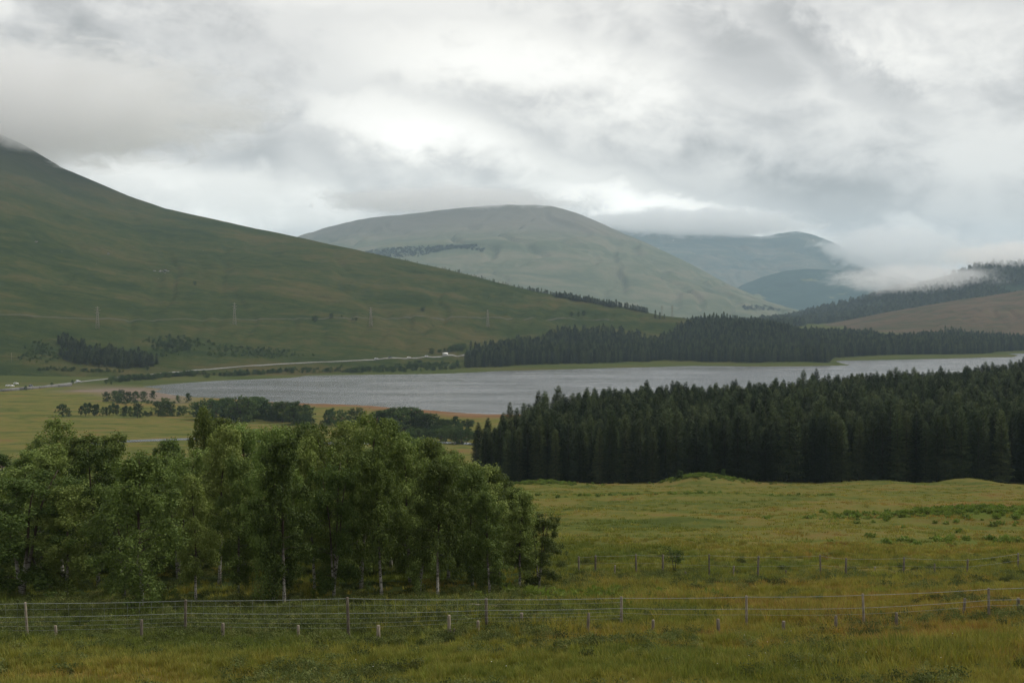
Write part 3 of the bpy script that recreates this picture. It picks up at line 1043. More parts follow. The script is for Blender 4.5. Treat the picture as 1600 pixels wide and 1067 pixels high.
# near plantation
def poly_fill(poly, step, jit, R):
    poly = np.asarray(poly)
    x0, y0 = poly.min(0)
    x1, y1 = poly.max(0)
    gx, gy = np.meshgrid(np.arange(x0, x1, step), np.arange(y0, y1, step))
    P = np.c_[gx.ravel(), gy.ravel()] + R.uniform(-jit, jit, (gx.size, 2)) * step
    ins = np.zeros(len(P), bool)
    n = len(poly)
    for i in range(n):
        (ax, ay), (bx, by) = poly[i], poly[(i + 1) % n]
        c = (ay > P[:, 1]) != (by > P[:, 1])
        ins ^= c & (P[:, 0] < (bx - ax) * (P[:, 1] - ay) / (by - ay + 1e-9) + ax)
    return P[ins]

def at(u, Yd):
    return (float(side(u)) * Yd, Yd)

R = np.random.default_rng(5)
near_poly = [at(738, 291), at(900, 289), at(1100, 291), at(1300, 294), at(1500, 292), at(1900, 296), at(1900, 660), at(1600, 612), at(1450, 540), at(1300, 500), at(1150, 470),
             at(1040, 452), at(950, 425), at(860, 372), at(800, 336), at(752, 316)]
P = poly_fill(near_poly, 2.7, 0.48, R)
hn_ = 0.93 + 0.30 * fbm(P[:, 0] / 30, P[:, 1] / 30, 3, 90) + R.normal(0, 0.115, len(P))
uP = 800 + F * P[:, 0] / P[:, 1]
hn_ *= 0.93 + 0.10 * sstep(uP, 1300, 1600) - 0.10 * (1 - sstep(uP, 745, 830))
hn_ = np.clip(hn_, 0.62, 1.28)
zP = ground_z(P[:, 0], P[:, 1]) - 0.1
order = np.argsort(P[:, 1] / hn_ + np.where((uP > 1640), 400, 0))
single = set(order[:292].tolist())
sel_s = np.array(sorted(single))
# skyline spruces that stand out
for q, i in enumerate(sel_s):
    k = int(R.integers(0, 6))
    s = float(hn_[i])
    if uP[i] < 1045:
        lab = 'dark spruce in the front rows of the plantation left of the bracken mound'
    elif uP[i] < 1145:
        lab = 'dark spruce in the front rows of the plantation behind the bracken mound'
    else:
        lab = 'dark spruce in the front rows of the plantation right of the bracken mound'
    if i == sel_s[np.argmin(uP[sel_s])]:
        lab = 'leftmost dark spruce at the left corner of the plantation'
    tr = thing('spruce_tree', lab, 'tree', (P[i, 0], P[i, 1], zP[i]), float(R.uniform(0, 6.28)), 'plantation spruces', (s * float(R.uniform(0.9, 1.1)),) * 2 + (s,))
    link_obj('trunk', SPR[k][0], tr)
    link_obj('crown', SPR[k][1], tr)
rest = np.array([i for i in range(len(P)) if i not in single and uP[i] < 1890])
nr2 = len(rest)
sc = np.c_[hn_[rest] * R.uniform(0.9, 1.1, nr2), hn_[rest] * R.uniform(0.9, 1.1, nr2), hn_[rest]]
scatter('spruce_plantation', 'dense dark spruce plantation stretching from the field edge back to the loch', [spruce_proto(i) for i in range(6)], [m_needle, m_sprbark],
        np.c_[P[rest], zP[rest]], np.c_[np.zeros((nr2, 2)), R.uniform(0, 6.28, nr2)], sc, R.integers(0, 6, nr2), 'forest')

# far wood across the loch: spruce on ground rising from the shore
def wood(name, label, polys, step, hscale, seed, var=0.14, jit=0.42, keep=None, nproto=(1, 3, 5), surf=True, wide=1.15):
    R = np.random.default_rng(seed)
    P = np.concatenate([poly_fill(p, step, jit, R) for p in polys])
    if keep is not None:
        P = P[keep(P[:, 0], P[:, 1])]
    z = surface_z(P[:, 0], P[:, 1]) - 0.2
    n = len(P)
    h = hscale * np.clip(1 + R.normal(0, var, n) + 0.5 * fbm(P[:, 0] / 70, P[:, 1] / 70, 3, seed), 0.45, 1.5)
    sc = np.c_[h * wide, h * wide, h]
    return scatter(name, label, [spruce_proto(i) for i in nproto], [m_needle, m_sprbark], np.c_[P, z], np.c_[np.zeros((n, 2)), R.uniform(0, 6.28, n)], sc,
                   R.integers(0, len(nproto), n), 'forest')

def Yw(v, z=0.0):
    return (HC - z) / -float(slope(v))

far_poly = [at(727, Yw(578)), at(800, Yw(575)), at(870, Yw(573)), at(960, Yw(571)), at(1040, Yw(566.5)), at(1100, Yw(568)), at(1180, Yw(569)), at(1296, Yw(568.5)), at(1302, Yw(561)),
            at(1400, Yw(558.5)), at(1460, Yw(557)), at(1530, Yw(555)), at(1560, Yw(551)), at(1660, Yw(548)), at(1720, Yw(546)),
            at(1720, 2040), at(1600, 1960), at(1480, 2050), at(1400, 1900), at(1330, 2020), at(1270, 2060), at(1180, 1900), at(1060, 1780), at(1030, 1640), at(960, 1690), at(880, 1620), at(800, 1480), at(727, 1360)]
wood('far_conifer_wood', 'broad dark conifer wood along the far shore of the loch', [far_poly], 5.4, 0.80, 17, var=0.18,
     keep=lambda x, y: (fbm(x / 70, y / 60, 3, 44) > -0.30) & (loch_sd(x, y) > 8))
# dark clump on the left hillside and the belts on the skyline
def hit_poly(px):
    return [tuple(hit(u, v)[:2]) for (u, v) in px]

clump = hit_poly([(78, 533), (112, 536), (140, 548), (176, 552), (215, 556), (247, 566), (244, 573), (190, 577), (140, 573), (96, 562), (88, 552), (125, 550), (100, 541)])
wood('hillside_conifer_clump', 'dark conifer clump low on the left hillside', [clump], 4.0, 0.44, 23, var=0.25, wide=1.7)

def belt(u0, u1, back0, depth):
    a, c = [], []
    for u in np.linspace(u0, u1, 14):
        yr = float(np.interp(u, LEFT.us, LEFT.yr))
        a.append(at(u, yr + back0))
        c.append(at(u, yr + back0 + depth))
    return a + c[::-1]
wood('skyline_conifer_belt', 'thin dark conifer belt along the skyline of the left hill', [belt(620, 700, 2, 16), belt(690, 835, 0, 20)], 4.6, 0.27, 29, var=0.25, wide=2.0)
wood('skyline_conifer_clump', 'dark rounded conifer clump on the skyline where the left hill runs down', [belt(826, 870, -4, 24), belt(865, 960, -26, 50), belt(950, 1012, -12, 30)], 4.4, 0.46, 31, var=0.2, wide=1.8)
# plantations at the foot of the mountains (far, one mass)
far2 = [at(985, 2500), at(1100, 2400), at(1215, 2450), at(1260, 2700), at(1200, 3000), at(1060, 2900), at(985, 2750)]
wood('valley_floor_wood', 'distant bluish conifer wood on the valley floor below the mountain', [far2], 15, 1.0, 37, wide=2.0, nproto=(2, 4))

def hit_hill(h, u, v):
    ys = np.linspace(h.yf[0] + 50, 9500, 1500)
    a, b_ = float(side(u, v)), float(slope(v))
    zz_ = h.z(a * ys, ys)
    k = np.nonzero(zz_ >= HC + b_ * ys)[0]
    return np.array([a * ys[k[0]], ys[k[0]], zz_[k[0]]]) if len(k) else None

R = np.random.default_rng(61)
mp = []
strip = [(u_, np.interp(u_, [540, 600, 640, 700, 745], [400, 389, 386, 384, 384]) + q_ * np.interp(u_, [540, 600, 650, 700, 745], [3, 14, 16, 6, 1])) for u_, q_ in zip(R.uniform(560, 745, 750), R.random(750))]
for k_ in range(7):
    strip += [(705 + k_ * 8 + R.normal(0, 2.2), 385 + k_ * 1.0 + R.normal(0, 1.1)) for _ in range(12)]
strip += [(1150 + R.uniform(10, 75), 480 + R.uniform(-2, 5)) for _ in range(110)]
for (u_, v_) in strip:
    if v_ > np.interp(u_, MID.us, MID.vr) + 6:
        q_ = hit_hill(MID, u_, v_)
        if q_ is not None:
            mp.append(q_)
mp = np.array(mp)
n = len(mp)
hs_ = R.uniform(0.30, 0.55, n)
scatter('mountain_plantation', 'bluish dark strip of planted conifers across the middle mountain', [spruce_proto(2), spruce_proto(4)], [m_needle, m_sprbark], mp - np.array([0, 0, 1.0]),
        np.c_[np.zeros((n, 2)), R.uniform(0, 6.28, n)], np.c_[hs_ * 5.5, hs_ * 5.5, hs_], R.integers(0, 2, n), 'forest')

rp_ = [at(1180, 3150), at(1300, 3060), at(1420, 3060), at(1680, 3060), at(1680, 4180), at(1500, 4190), at(1400, 4190), at(1300, 4190), at(1215, 4190)]
wood('wooded_hill_conifers', 'dark bluish conifers covering the misty hill on the right', [rp_], 19, 1.05, 67, wide=2.3, nproto=(2, 4),
     keep=lambda x, y: (RIGHT.z(x, y) > MOOR.z(x, y) + 2) & (fbm(x / 160, y / 160, 3, 12) > -0.16))

# ------------------------------------------------------------------ broadleaf trees
def leaf_quads(C, size, R, up=0.35, aspect=0.62, out=None):
    n = len(C)
    nrm = R.normal(0, 1, (n, 3))
    if out is not None:
        nrm = nrm * 0.45 + out
    nrm[:, 2] += up
    nrm /= np.linalg.norm(nrm, axis=1)[:, None]
    a = np.cross(nrm, R.normal(0, 1, (n, 3)))
    a /= np.linalg.norm(a, axis=1)[:, None] + 1e-9
    b = np.cross(nrm, a)
    s = size * R.uniform(0.6, 1.3, (n, 1))
    V = np.stack([C - a * s * 0.5, C + b * s * 0.5 * aspect - a * s * 0.08, C + a * s * 0.5, C - b * s * 0.5 * aspect - a * s * 0.08], 1).reshape(-1, 3)
    Qd = np.arange(4 * n).reshape(n, 4)
    return V, Qd

def broadleaf(seed, h=9.0, cr=2.4, base=0.12, nb=34, twigs=7, leaves=15000, lsize=0.13, stems=1, droop=0.45, lean=0.0, trunk_r=0.10, shape='oval', clump=0.22, white=True):
    R = np.random.default_rng(seed)
    tb = MB()
    tw_pts = []
    per = nb // stems
    for st in range(stems):
        a0 = R.uniform(0, 6.28)
        ln = lean + (0.10 if stems > 1 else 0.0) + R.uniform(0, 0.03)
        hh = h * (1.0 if st == 0 else R.uniform(0.78, 0.95))
        zs = np.linspace(0, hh * 0.97, 12)
        bx = np.cos(a0) * ln * zs * (1 + zs / h) * 0.7 + 0.12 * np.sin(zs * 0.9 + R.uniform(0, 6)) * zs / h
        by = np.sin(a0) * ln * zs * (1 + zs / h) * 0.7 + 0.12 * np.sin(zs * 0.8 + R.uniform(0, 6)) * zs / h
        tr = np.c_[bx, by, zs]
        rr = trunk_r * (0.85 if stems > 1 else 1) * (1 - zs / (hh * 1.02)) ** 0.8 + 0.012
        rr[0] *= 1.25
        tb.tube(tr, rr, 7, 0)
        for i in range(per):
            s = base + (0.98 - base) * ((i + R.uniform(0, 1)) / per) ** 0.9
            p0 = np.array([np.interp(s * hh, zs, tr[:, k]) for k in range(3)])
            az = i * 2.399 + R.normal(0, 0.4)
            q = (s - base) / (1 - base)
            if shape == 'oval':
                prof = (math.sin(math.pi * min(1, 0.16 + 0.80 * q)) ** 0.75)
            elif shape == 'round':
                prof = math.sqrt(max(0.05, 1 - (2 * q - 0.9) ** 2 * 0.9))
            else:
                prof = (1 - q) ** 0.7 * 0.9 + 0.15
            L = cr * prof * R.uniform(0.65, 1.18)
            el = 0.75 - 0.5 * (1 - q) + R.normal(0, 0.15)
            d = np.array([math.cos(az), math.sin(az), 0])
            ts = np.linspace(0, 1, 6)
            path = p0 + d * (L * ts * math.cos(el * 0.8))[:, None] + np.array([0, 0, 1.0]) * (L * (math.sin(el) * ts * 0.9 - droop * ts ** 2.4 * 0.8))[:, None]
            rb = max(0.008, 0.35 * np.interp(s * hh, zs, rr)) * (1 - ts * 0.8)
            tb.tube(path, rb, 4, 1, cap=False)
            for kq in range(twigs):
                f = R.uniform(0.30, 1.0)
                pb = np.array([np.interp(f, ts, path[:, k]) for k in range(3)])
                dd = R.normal(0, 1, 3)
                dd[2] = dd[2] * 0.75 + 0.05
                dd = dd / (np.linalg.norm(dd) + 1e-9)
                tl = (0.28 + 0.30 * R.random()) * cr * 0.42
                e = pb + dd * tl + np.array([0, 0, -droop * tl * R.uniform(0.4, 1.3)])
                if kq < 3:
                    tb.tube(np.array([pb, (pb + e) / 2 + np.array([0, 0, 0.07 * tl]), e]), [0.009, 0.007, 0.004], 3, 1, cap=False)
                tw_pts.append((pb, e, tl))
    A0 = np.array([a for a, _, _ in tw_pts])
    B0 = np.array([b_ for _, b_, _ in tw_pts])
    w = R.uniform(0.4, 1.6, len(A0))
    pick = R.choice(len(A0), leaves, p=w / w.sum())
    crad = R.uniform(0.6, 1.45, len(A0)) * clump * 1.6
    dv = R.normal(0, 1, (leaves, 3))
    dv /= np.linalg.norm(dv, axis=1)[:, None]
    rr_ = R.random((leaves, 1)) ** 0.45
    f = np.clip(R.normal(0.75, 0.25, (len(A0), 1)), 0.2, 1.1)
    ctr_ = A0 * (1 - f) + B0 * f
    C = ctr_[pick] + dv * rr_ * crad[pick][:, None] * np.array([0.95, 0.95, 1.2])
    C[:, 2] -= droop * 0.35 * crad[pick] * R.random(leaves)
    C[:, 2] = np.maximum(C[:, 2], 0.25)
    V, Qd = leaf_quads(C, lsize, R, up=0.25, out=dv * 1.0)
    trunk = tb.mesh('tree_trunk', [m_bark if white else m_branch, m_branch], True)
    return trunk, V, Qd

BIRCH = []
specs = [dict(cr=2.5, stems=1), dict(cr=2.2, stems=1, lean=0.04), dict(cr=2.6, stems=2), dict(cr=2.0, stems=1, base=0.2), dict(cr=2.8, stems=3, base=0.1),
         dict(cr=2.3, stems=1, base=0.28, lean=0.03), dict(cr=2.4, stems=2, base=0.16, lean=0.03)]
for i, sp_ in enumerate(specs):
    tr_, V, Qd = broadleaf(300 + i, leaves=22000, lsize=0.14, clump=0.22, twigs=10, **sp_)
    BIRCH.append((tr_, mk_mesh('birch_crown', V, [Qd], [m_birchleaf])))
tr_, V, Qd = broadleaf(350, cr=2.6, stems=2, base=0.30, nb=30, twigs=6, leaves=7500, lsize=0.17, shape='round', clump=0.22, trunk_r=0.09)
OPEN_BIRCH = (tr_, mk_mesh('open_birch_crown', V, [Qd], [m_birchleaf]))
tr_, V, Qd = broadleaf(351, h=9.0, cr=4.3, stems=4, base=0.06, nb=48, leaves=17000, lsize=0.17, shape='round', trunk_r=0.12, white=False)
WILLOW = (tr_, mk_mesh('willow_crown', V, [Qd], [m_birchleaf]))

GR = 'birches of the grove behind the fence'
def place_birch(u, Yd, topv, wpx, k, label, lean=0.0, rz=None, pair=None):
    p = on_ground(u, Yd)
    p[2] -= 0.05
    ztop = HC + float(slope(topv)) * Yd
    hgt = max(2.5, ztop - p[2])
    sz = hgt / 9.0
    cr0 = 2.5
    sx = wpx / F * Yd / (2 * cr0) / 1.10
    tr = thing('birch_tree', label, 'tree', p, float(R.uniform(0, 6.28)) if rz is None else rz, GR, (sx, sx, sz))
    tr.rotation_euler = (0, lean, tr.rotation_euler[2])
    a, c = pair if pair else BIRCH[k]
    link_obj('trunk', a, tr)
    link_obj('crown', c, tr)
    return tr

R = np.random.default_rng(77)
named = [
    (218, 57, 712, 180, 0, 'bright front birch whose trunk stands between the first two tall fence posts'),
    (30, 64, 733, 200, 4, 'wide spreading birch at the left end of the grove'),
    (303, 62, 745, 105, 3, 'small slender birch with twin pale stems right of the bright front birch'),
    (442, 60.5, 688, 135, 1, 'birch with leaning white trunk above the fence in the grove front'),
    (425, 62, 668, 130, 0, 'tall birch with dark mottled trunk left of the leaning white trunk'),
    (563, 69, 646, 150, 2, 'tallest birch in the middle of the grove, top above the rest'),
    (595, 64, 705, 125, 5, 'birch with short forked pale trunk in the middle of the grove front'),
    (683, 61.5, 722, 118, 5, 'birch with the long straight white trunk right of the grove centre'),
    (780, 72, 728, 130, 6, 'pale-topped birch on the right shoulder of the grove'),
    (738, 68, 736, 115, 0, 'birch with crooked white stem just right of the long straight trunk'),
    (812, 68, 770, 105, 3, 'birch with thin white stem near the right end of the grove'),
    (842, 69, 800, 88, 4, 'low bushy multi-stemmed birch at the right end of the grove'),
    (320, 88, 640, 85, 3, 'thin pointed birch top rising above the grove left of centre'),
]
for a in named:
    place_birch(*a)
place_birch(62, 118, 655, 130, 0, 'open airy birch in front of the river at the far left', pair=OPEN_BIRCH, rz=0.6)
fill_lab = 'leafy birch in the thick of the grove, its crown between taller neighbours'
def fill_label(u, Yd, tv):
    if Yd >= 80 and tv > 790:
        return 'low bushy birch in the deep shade under the grove'
    if Yd >= 84:
        return 'birch at the back of the grove with only its top showing'
    if u < 0:
        return 'birch cut off by the left edge of the picture'
    if Yd < 67:
        return 'birch crown in the front of the grove between the white trunks'
    return fill_lab
fill = [(95, 74, 700, 150), (150, 70, 690, 140), (-40, 66, 740, 190), (-90, 74, 730, 190), (130, 86, 682, 150), (175, 92, 680, 130), (235, 80, 702, 140), (275, 74, 700, 130), (265, 95, 690, 130),
        (340, 72, 672, 130), (345, 92, 656, 140), (380, 78, 668, 130), (400, 94, 656, 140), (455, 80, 668, 130), (480, 92, 662, 130), (490, 68, 690, 120), (525, 76, 668, 130),
        (540, 92, 662, 130), (610, 82, 662, 130), (640, 72, 690, 130), (630, 95, 680, 120), (665, 80, 688, 120), (700, 74, 712, 125), (695, 90, 700, 110), (735, 82, 716, 115), (760, 76, 732, 110), (785, 86, 742, 100),
        (805, 80, 762, 100), (60, 88, 705, 150), (10, 92, 740, 150), (520, 64, 720, 110), (370, 66, 720, 110), (655, 66, 745, 105), (765, 64.5, 770, 100), (190, 64, 745, 120), (100, 64, 760, 140), (-10, 78, 728, 170)] + [(u_, 100 + 8 * ((i_ * 7) % 3), 700 + 14 * ((i_ * 5) % 4) + (40 if u_ > 640 else 0), 150) for i_, u_ in enumerate(range(-60, 760, 58))]
for i_, u_ in enumerate(range(-70, 800, 42)):
    yd_ = 80 + 7 * ((i_ * 5) % 3)
    gz = on_ground(u_, yd_)
    fill.append((u_, yd_, 480 + (HC - gz[2] - (3.0 + 0.5 * (i_ % 3))) / yd_ * F, 120))
for j, (u, Yd, tv, w) in enumerate(fill):
    place_birch(u, Yd, tv, w, 4 if Yd >= 80 and tv > 790 else int(R.integers(0, 7)), fill_label(u, Yd, tv))

# ------------------------------------------------------------------ valley trees (mid distance)
VT = []
for i, kw in enumerate([dict(cr=4.6, shape='round', base=0.16, stems=1), dict(cr=4.0, shape='round', base=0.10, stems=2), dict(cr=3.4, shape='oval', base=0.2, stems=1),
                        dict(cr=5.0, shape='round', base=0.05, stems=3)]):
    tr_, V, Qd = broadleaf(400 + i, h=9.0, nb=30, twigs=6, leaves=4200, lsize=0.42, droop=0.3, clump=0.35, trunk_r=0.2, white=False, **kw)
    VT.append((tr_, mk_mesh('valley_tree_crown', V, [Qd], [m_scrubleaf]), V, Qd))

def valley_tree(u, vb, vt, k, label, group=None, name='valley_tree', cat='tree', wide=1.0, surf=hit):
    p = surf(u, vb)
    hgt = (vb - vt) / F * p[1]
    s = hgt / 9.3
    tr = thing(name, label, cat, (p[0], p[1], p[2] - 0.1), float(R.uniform(0, 6.28)), group, (s * wide, s * wide, s))
    link_obj('trunk', VT[k][0], tr)
    link_obj('crown', VT[k][1], tr)
    return tr

R = np.random.default_rng(9)
valley_tree(97, 651, 631, 0, 'lone round tree on the open meadow left of the valley trees', wide=1.1)
valley_tree(108, 651, 640, 3, 'small bush beside the lone meadow tree')
g1 = 'thin trees of the riverside row on the meadow'
for u in np.arange(126, 214, 6.5):
    valley_tree(u + R.uniform(-2, 2), 650 + R.uniform(-1.5, 0.5), 632 + R.uniform(-3, 4), 2, 'thin grey-green tree in the see-through row on the meadow', g1, wide=0.8)
valley_tree(215, 653, 630, 0, 'dark round tree at the right end of the see-through row')
g2 = 'dark trees by the left end of the loch'
for (u, vb, vt) in [(168, 627, 612), (180, 627, 610), (190, 628, 609), (202, 628, 612), (212, 625, 611), (224, 626, 611), (186, 630, 614)]:
    valley_tree(u, vb, vt, int(R.integers(0, 2)), 'dark low tree in the clump beside the left end of the loch', g2, wide=1.2)
valley_tree(239, 624, 610, 0, 'small single tree standing against the left end of the water')
valley_tree(279, 629, 617, 1, 'small pale tree right of the single tree at the water')
valley_tree(294, 629, 614, 0, 'round dark tree before the loch left of the long tree row')
g3 = 'round trees in the middle of the meadow edge'
for (u, vb, vt) in [(248, 648, 627), (258, 649, 622), (268, 649, 628), (280, 650, 634), (288, 648, 634)]:
    valley_tree(u, vb, vt, int(R.integers(0, 2)), 'round dark tree in the clump at the meadow edge', g3, wide=1.15)
g4 = 'dark trees of the long row before the loch'
for u in np.arange(306, 492, 8.5):
    tv = np.interp(u, [306, 330, 400, 430, 470, 490], [626, 622, 620, 625, 630, 640])
    vb = np.interp(u, [306, 400, 490], [655, 658, 664])
    valley_tree(u + R.uniform(-3, 3), vb + R.uniform(-7, 2), tv + R.uniform(-3, 6), int(R.integers(0, 4)), 'dark green tree in the long row before the loch', g4, wide=1.4)
valley_tree(478, 667, 648, 3, 'low rounded bush in front of the right end of the long tree row')
g5 = 'dark trees of the clump behind the tallest birch'
for (u, vb, vt) in [(512, 664, 640), (523, 666, 638), (535, 663, 640), (548, 660, 638), (562, 660, 637)]:
    valley_tree(u, vb, vt, int(R.integers(0, 4)), 'dark tree in the clump behind the tallest birch top', g5, wide=1.1)
g6 = 'dense dark wood edge between grove and loch'
for u in np.arange(592, 690, 7.5):
    tv = np.interp(u, [592, 620, 650, 670, 690], [640, 635, 638, 643, 650])
    valley_tree(u + R.uniform(-2, 2), 674 + R.uniform(-8, 2), tv + R.uniform(-1, 6), int(R.integers(0, 4)), 'dense dark green tree of the wood between grove and loch', g6, wide=1.4)
valley_tree(712, 668, 650, 0, 'round green bush on the rusty shore left of the spruces')
valley_tree(700, 668, 655, 3, 'small dark bush left of the round shore bush')
valley_tree(731, 672, 655, 3, 'low shrub beside the spruces on the rusty shore')
g7 = 'grey-green trees along the near river bank'
for u in np.arange(632, 745, 8):
    valley_tree(u + R.uniform(-2, 2), 692 + R.uniform(-3, 2), 670 + R.uniform(-2, 5), int(R.integers(2, 4)), 'grey-green riverside tree left of the spruce plantation', g7, wide=1.0)
g8 = 'small trees beside the loch-side road'
for (u, vb, vt) in [(166, 600, 592.5), (40, 610, 602.5), (81, 604.5, 597.5), (113, 600, 593.5), (230, 579, 572), (174, 601, 595)]:
    valley_tree(u, vb, vt, 0, 'small dark tree beside the road at the loch head', g8, wide=1.0)
g9 = 'dark bushes dotted along the hillside railway'
for (u, vb, vt) in [(493, 503, 493), (517, 497, 489), (534, 496, 492), (551, 500, 496), (556, 501, 496)]:
    valley_tree(u, vb, vt, 3, 'dark bush by the railway line across the hillside', g9, wide=1.2)
valley_tree(305, 446, 439, 3, 'lone dark bush high on the left hillside')
valley_tree(660, 486, 479, 3, 'low dark bush above the railway on the hillside', wide=1.6)
valley_tree(763, 467, 463.5, 3, 'tiny bush on the upper hillside above the far wood')
for (u, vb, vt) in [(893, 495, 487), (904, 495, 487), (912, 494, 485)]:
    valley_tree(u, vb, vt, 0, 'round tree of the trio on the hill above the far wood', 'trio of trees on the hill shoulder', wide=0.9)
for (u, vb, vt) in [(1024, 497, 484), (1031, 498, 487), (1038, 498, 490)]:
    p = hit(u, vb)
    s = (vb - vt) / F * p[1] / 17
    tr = thing('conifer_tree', 'dark conifer of the small knot on the right end of the hill skyline', 'tree', p, float(R.uniform(0, 6)), 'conifer knot on the hill skyline', (s * 1.5, s * 1.5, s))
    link_obj('trunk', SPR[2][0], tr)
    link_obj('crown', SPR[2][1], tr)

# scrub on the lower hillside: one mass
def vt_proto(k):
    return (VT[k][2], VT[k][3], [], np.zeros(len(VT[k][3]), int), [])
R = np.random.default_rng(15)
SP_ = []
def scrub_area(poly_px, n, hmin, hmax):
    c = np.array(poly_px, float)
    for _ in range(n):
        w = R.dirichlet(np.ones(len(c)) * 0.5)
        u, v = w @ c
        SP_.append((u, v, R.uniform(hmin, hmax)))
scrub_area([(205, 526), (290, 524), (335, 535), (300, 553), (250, 562), (240, 540)], 190, 1.5, 4)
scrub_area([(300, 535), (420, 545), (500, 556), (400, 562), (320, 556)], 170, 1.2, 3.2)
scrub_area([(45, 528), (75, 533), (100, 562), (60, 570), (25, 562)], 110, 1.2, 3)
scrub_area([(85, 575), (145, 582), (60, 579), (200, 582)], 60, 1.5, 3)
scrub_area([(140, 597), (180, 594), (250, 589), (335, 580), (330, 584), (240, 594), (170, 599)], 150, 2, 4.5)
scrub_area([(270, 588), (480, 578), (560, 572), (400, 586), (320, 591)], 120, 1.5, 4)
scrub_area([(430, 583), (560, 577), (660, 572), (640, 582), (560, 583)], 130, 1.5, 4.5)
scrub_area([(590, 578), (640, 568), (720, 567), (722, 577), (660, 581)], 110, 2, 5)
scrub_area([(670, 553), (720, 549), (725, 544)], 24, 3, 7)
Us = np.array([q[0] for q in SP_])
Vs_ = np.array([q[1] for q in SP_])
pts = np.array([hit(u, v) for u, v in zip(Us, Vs_)])
hs_ = np.array([q[2] for q in SP_]) / 9.0
okp = loch_sd(pts[:, 0], pts[:, 1]) > 4
pts, hs_ = pts[okp], hs_[okp]
n = len(pts)
scatter('hillside_scrub', 'low green scrub scattered over the lower hillside above the loch', [vt_proto(1), vt_proto(3)], [m_scrubleaf], pts - np.array([0, 0, 0.3]),
        np.c_[np.zeros((n, 2)), R.uniform(0, 6.28, n)], np.c_[hs_ * 1.3, hs_ * 1.3, hs_], R.integers(0, 2, n), 'scrub')

SP_ = []
scrub_area([(118, 648), (215, 652), (300, 651), (250, 645)], 60, 0.8, 2.2)
scrub_area([(300, 650), (400, 655), (495, 665), (480, 655), (350, 645)], 130, 1.0, 3.2)
scrub_area([(500, 664), (560, 660), (590, 668)], 50, 1.0, 3.0)
scrub_area([(590, 672), (690, 676), (745, 690), (740, 664), (640, 686)], 150, 1.0, 3.5)
scrub_area([(150, 627), (230, 628), (295, 631), (190, 633)], 50, 0.8, 2.0)
scrub_area([(690, 660), (740, 662), (720, 668)], 40, 0.8, 2.2)
pts = np.array([hit(q[0], q[1]) for q in SP_])
hs_ = np.array([q[2] for q in SP_]) / 9.0
okp = loch_sd(pts[:, 0], pts[:, 1]) > 6
pts, hs_ = pts[okp], hs_[okp]
n = len(pts)
scatter('valley_scrub', 'low scrub around the valley trees before the loch', [vt_proto(1), vt_proto(3)], [m_scrubleaf], pts - np.array([0, 0, 0.2]),
        np.c_[np.zeros((n, 2)), R.uniform(0, 6.28, n)], np.c_[hs_ * 1.4, hs_ * 1.4, hs_], R.integers(0, 2, n), 'scrub')

# ------------------------------------------------------------------ rowan sapling in the field, saplings on the mound
def small_tree(u, Yd, hgt, wpx, pair, label, name='sapling'):
    p = on_ground(u, Yd)
    s = hgt / 9.0
    sx = wpx / F * Yd / 5.2
    tr = thing(name, label, 'sapling', (p[0], p[1], p[2] - 0.03), 0.7, None, (sx, sx, s))
    link_obj('trunk', pair[0], tr)
    link_obj('crown', pair[1], tr)
tr_, V, Qd = broadleaf(371, h=9.0, cr=3.2, stems=3, base=0.42, nb=24, twigs=5, leaves=900, lsize=0.42, shape='round', clump=0.45, droop=0.05, trunk_r=0.16, white=False)
ROWAN = (tr_, mk_mesh('rowan_crown', V, [Qd], [m_birchleaf]))
small_tree(1055, 78.5, 1.65, 30, ROWAN, 'small lone sapling standing by the farther fence in the field', 'rowan_sapling')
tr_, V, Qd = broadleaf(372, h=9.0, cr=3.6, stems=2, base=0.05, nb=24, twigs=5, leaves=1500, lsize=0.9, shape='cone', clump=0.5, droop=0.1, trunk_r=0.2, white=False)
SAP = (tr_, mk_mesh('sapling_crown', V, [Qd], [m_scrubleaf]))
small_tree(1062, 276, 1.9, 12, SAP, 'left dark sapling on the bracken mound at the spruce edge')
small_tree(1130, 277, 1.8, 9, SAP, 'right dark sapling on the bracken mound at the spruce edge')

# ------------------------------------------------------------------ near fence
def post_mesh(hgt, r, R, split=False):
    mb = MB()
    ln = R.normal(0, 0.02, 2)
    zs = np.array([-0.35, 0.0, hgt * 0.5, hgt - 0.02, hgt])
    pts_ = np.c_[ln[0] * zs, ln[1] * zs, zs]
    mb.tube(pts_, np.array([1.05, 1.02, 1.0, 0.96, 0.80]) * r, 9, 0)
    return mb.mesh('fence_post', [m_post])

def fence_thing(name, label, posts, hts, r, R, top_y):
    base = np.array(posts[0])
    fo = thing(name, label, 'fence', base)
    for p, hgt in zip(posts, hts):
        po = link_obj('post', post_mesh(hgt, r * R.uniform(0.85, 1.15), R), fo, np.array(p) - base)
        po.rotation_euler = (float(R.normal(0, 0.02)), float(R.normal(0, 0.02)), float(R.uniform(0, 6)))
    return fo, base

def strand(posts, hts, frac, r, fo, base, name, sag=0.03, i0=0, i1=None, wob=0.0, dy=-0.07):
    mb = MB()
    i1 = len(posts) - 1 if i1 is None else i1
    pts_ = []
    for i in range(i0, i1):
        a = np.array(posts[i]) + np.array([0, dy, hts[i] * frac if frac <= 1 else hts[i] + frac - 1])
        c = np.array(posts[i + 1]) + np.array([0, dy, hts[i + 1] * frac])
        for q in np.linspace(0, 1, 9)[:-1]:
            pts_.append(a * (1 - q) + c * q + np.array([0, 0, -sag * 4 * q * (1 - q) + random.uniform(-wob, wob)]))
    pts_.append(np.array(posts[i1]) + np.array([0, dy, hts[i1] * frac]))
    mb.tube(np.array(pts_) - base, r, 4, 0)
    return link_obj(name, mb.mesh(name, [m_wire]), fo)

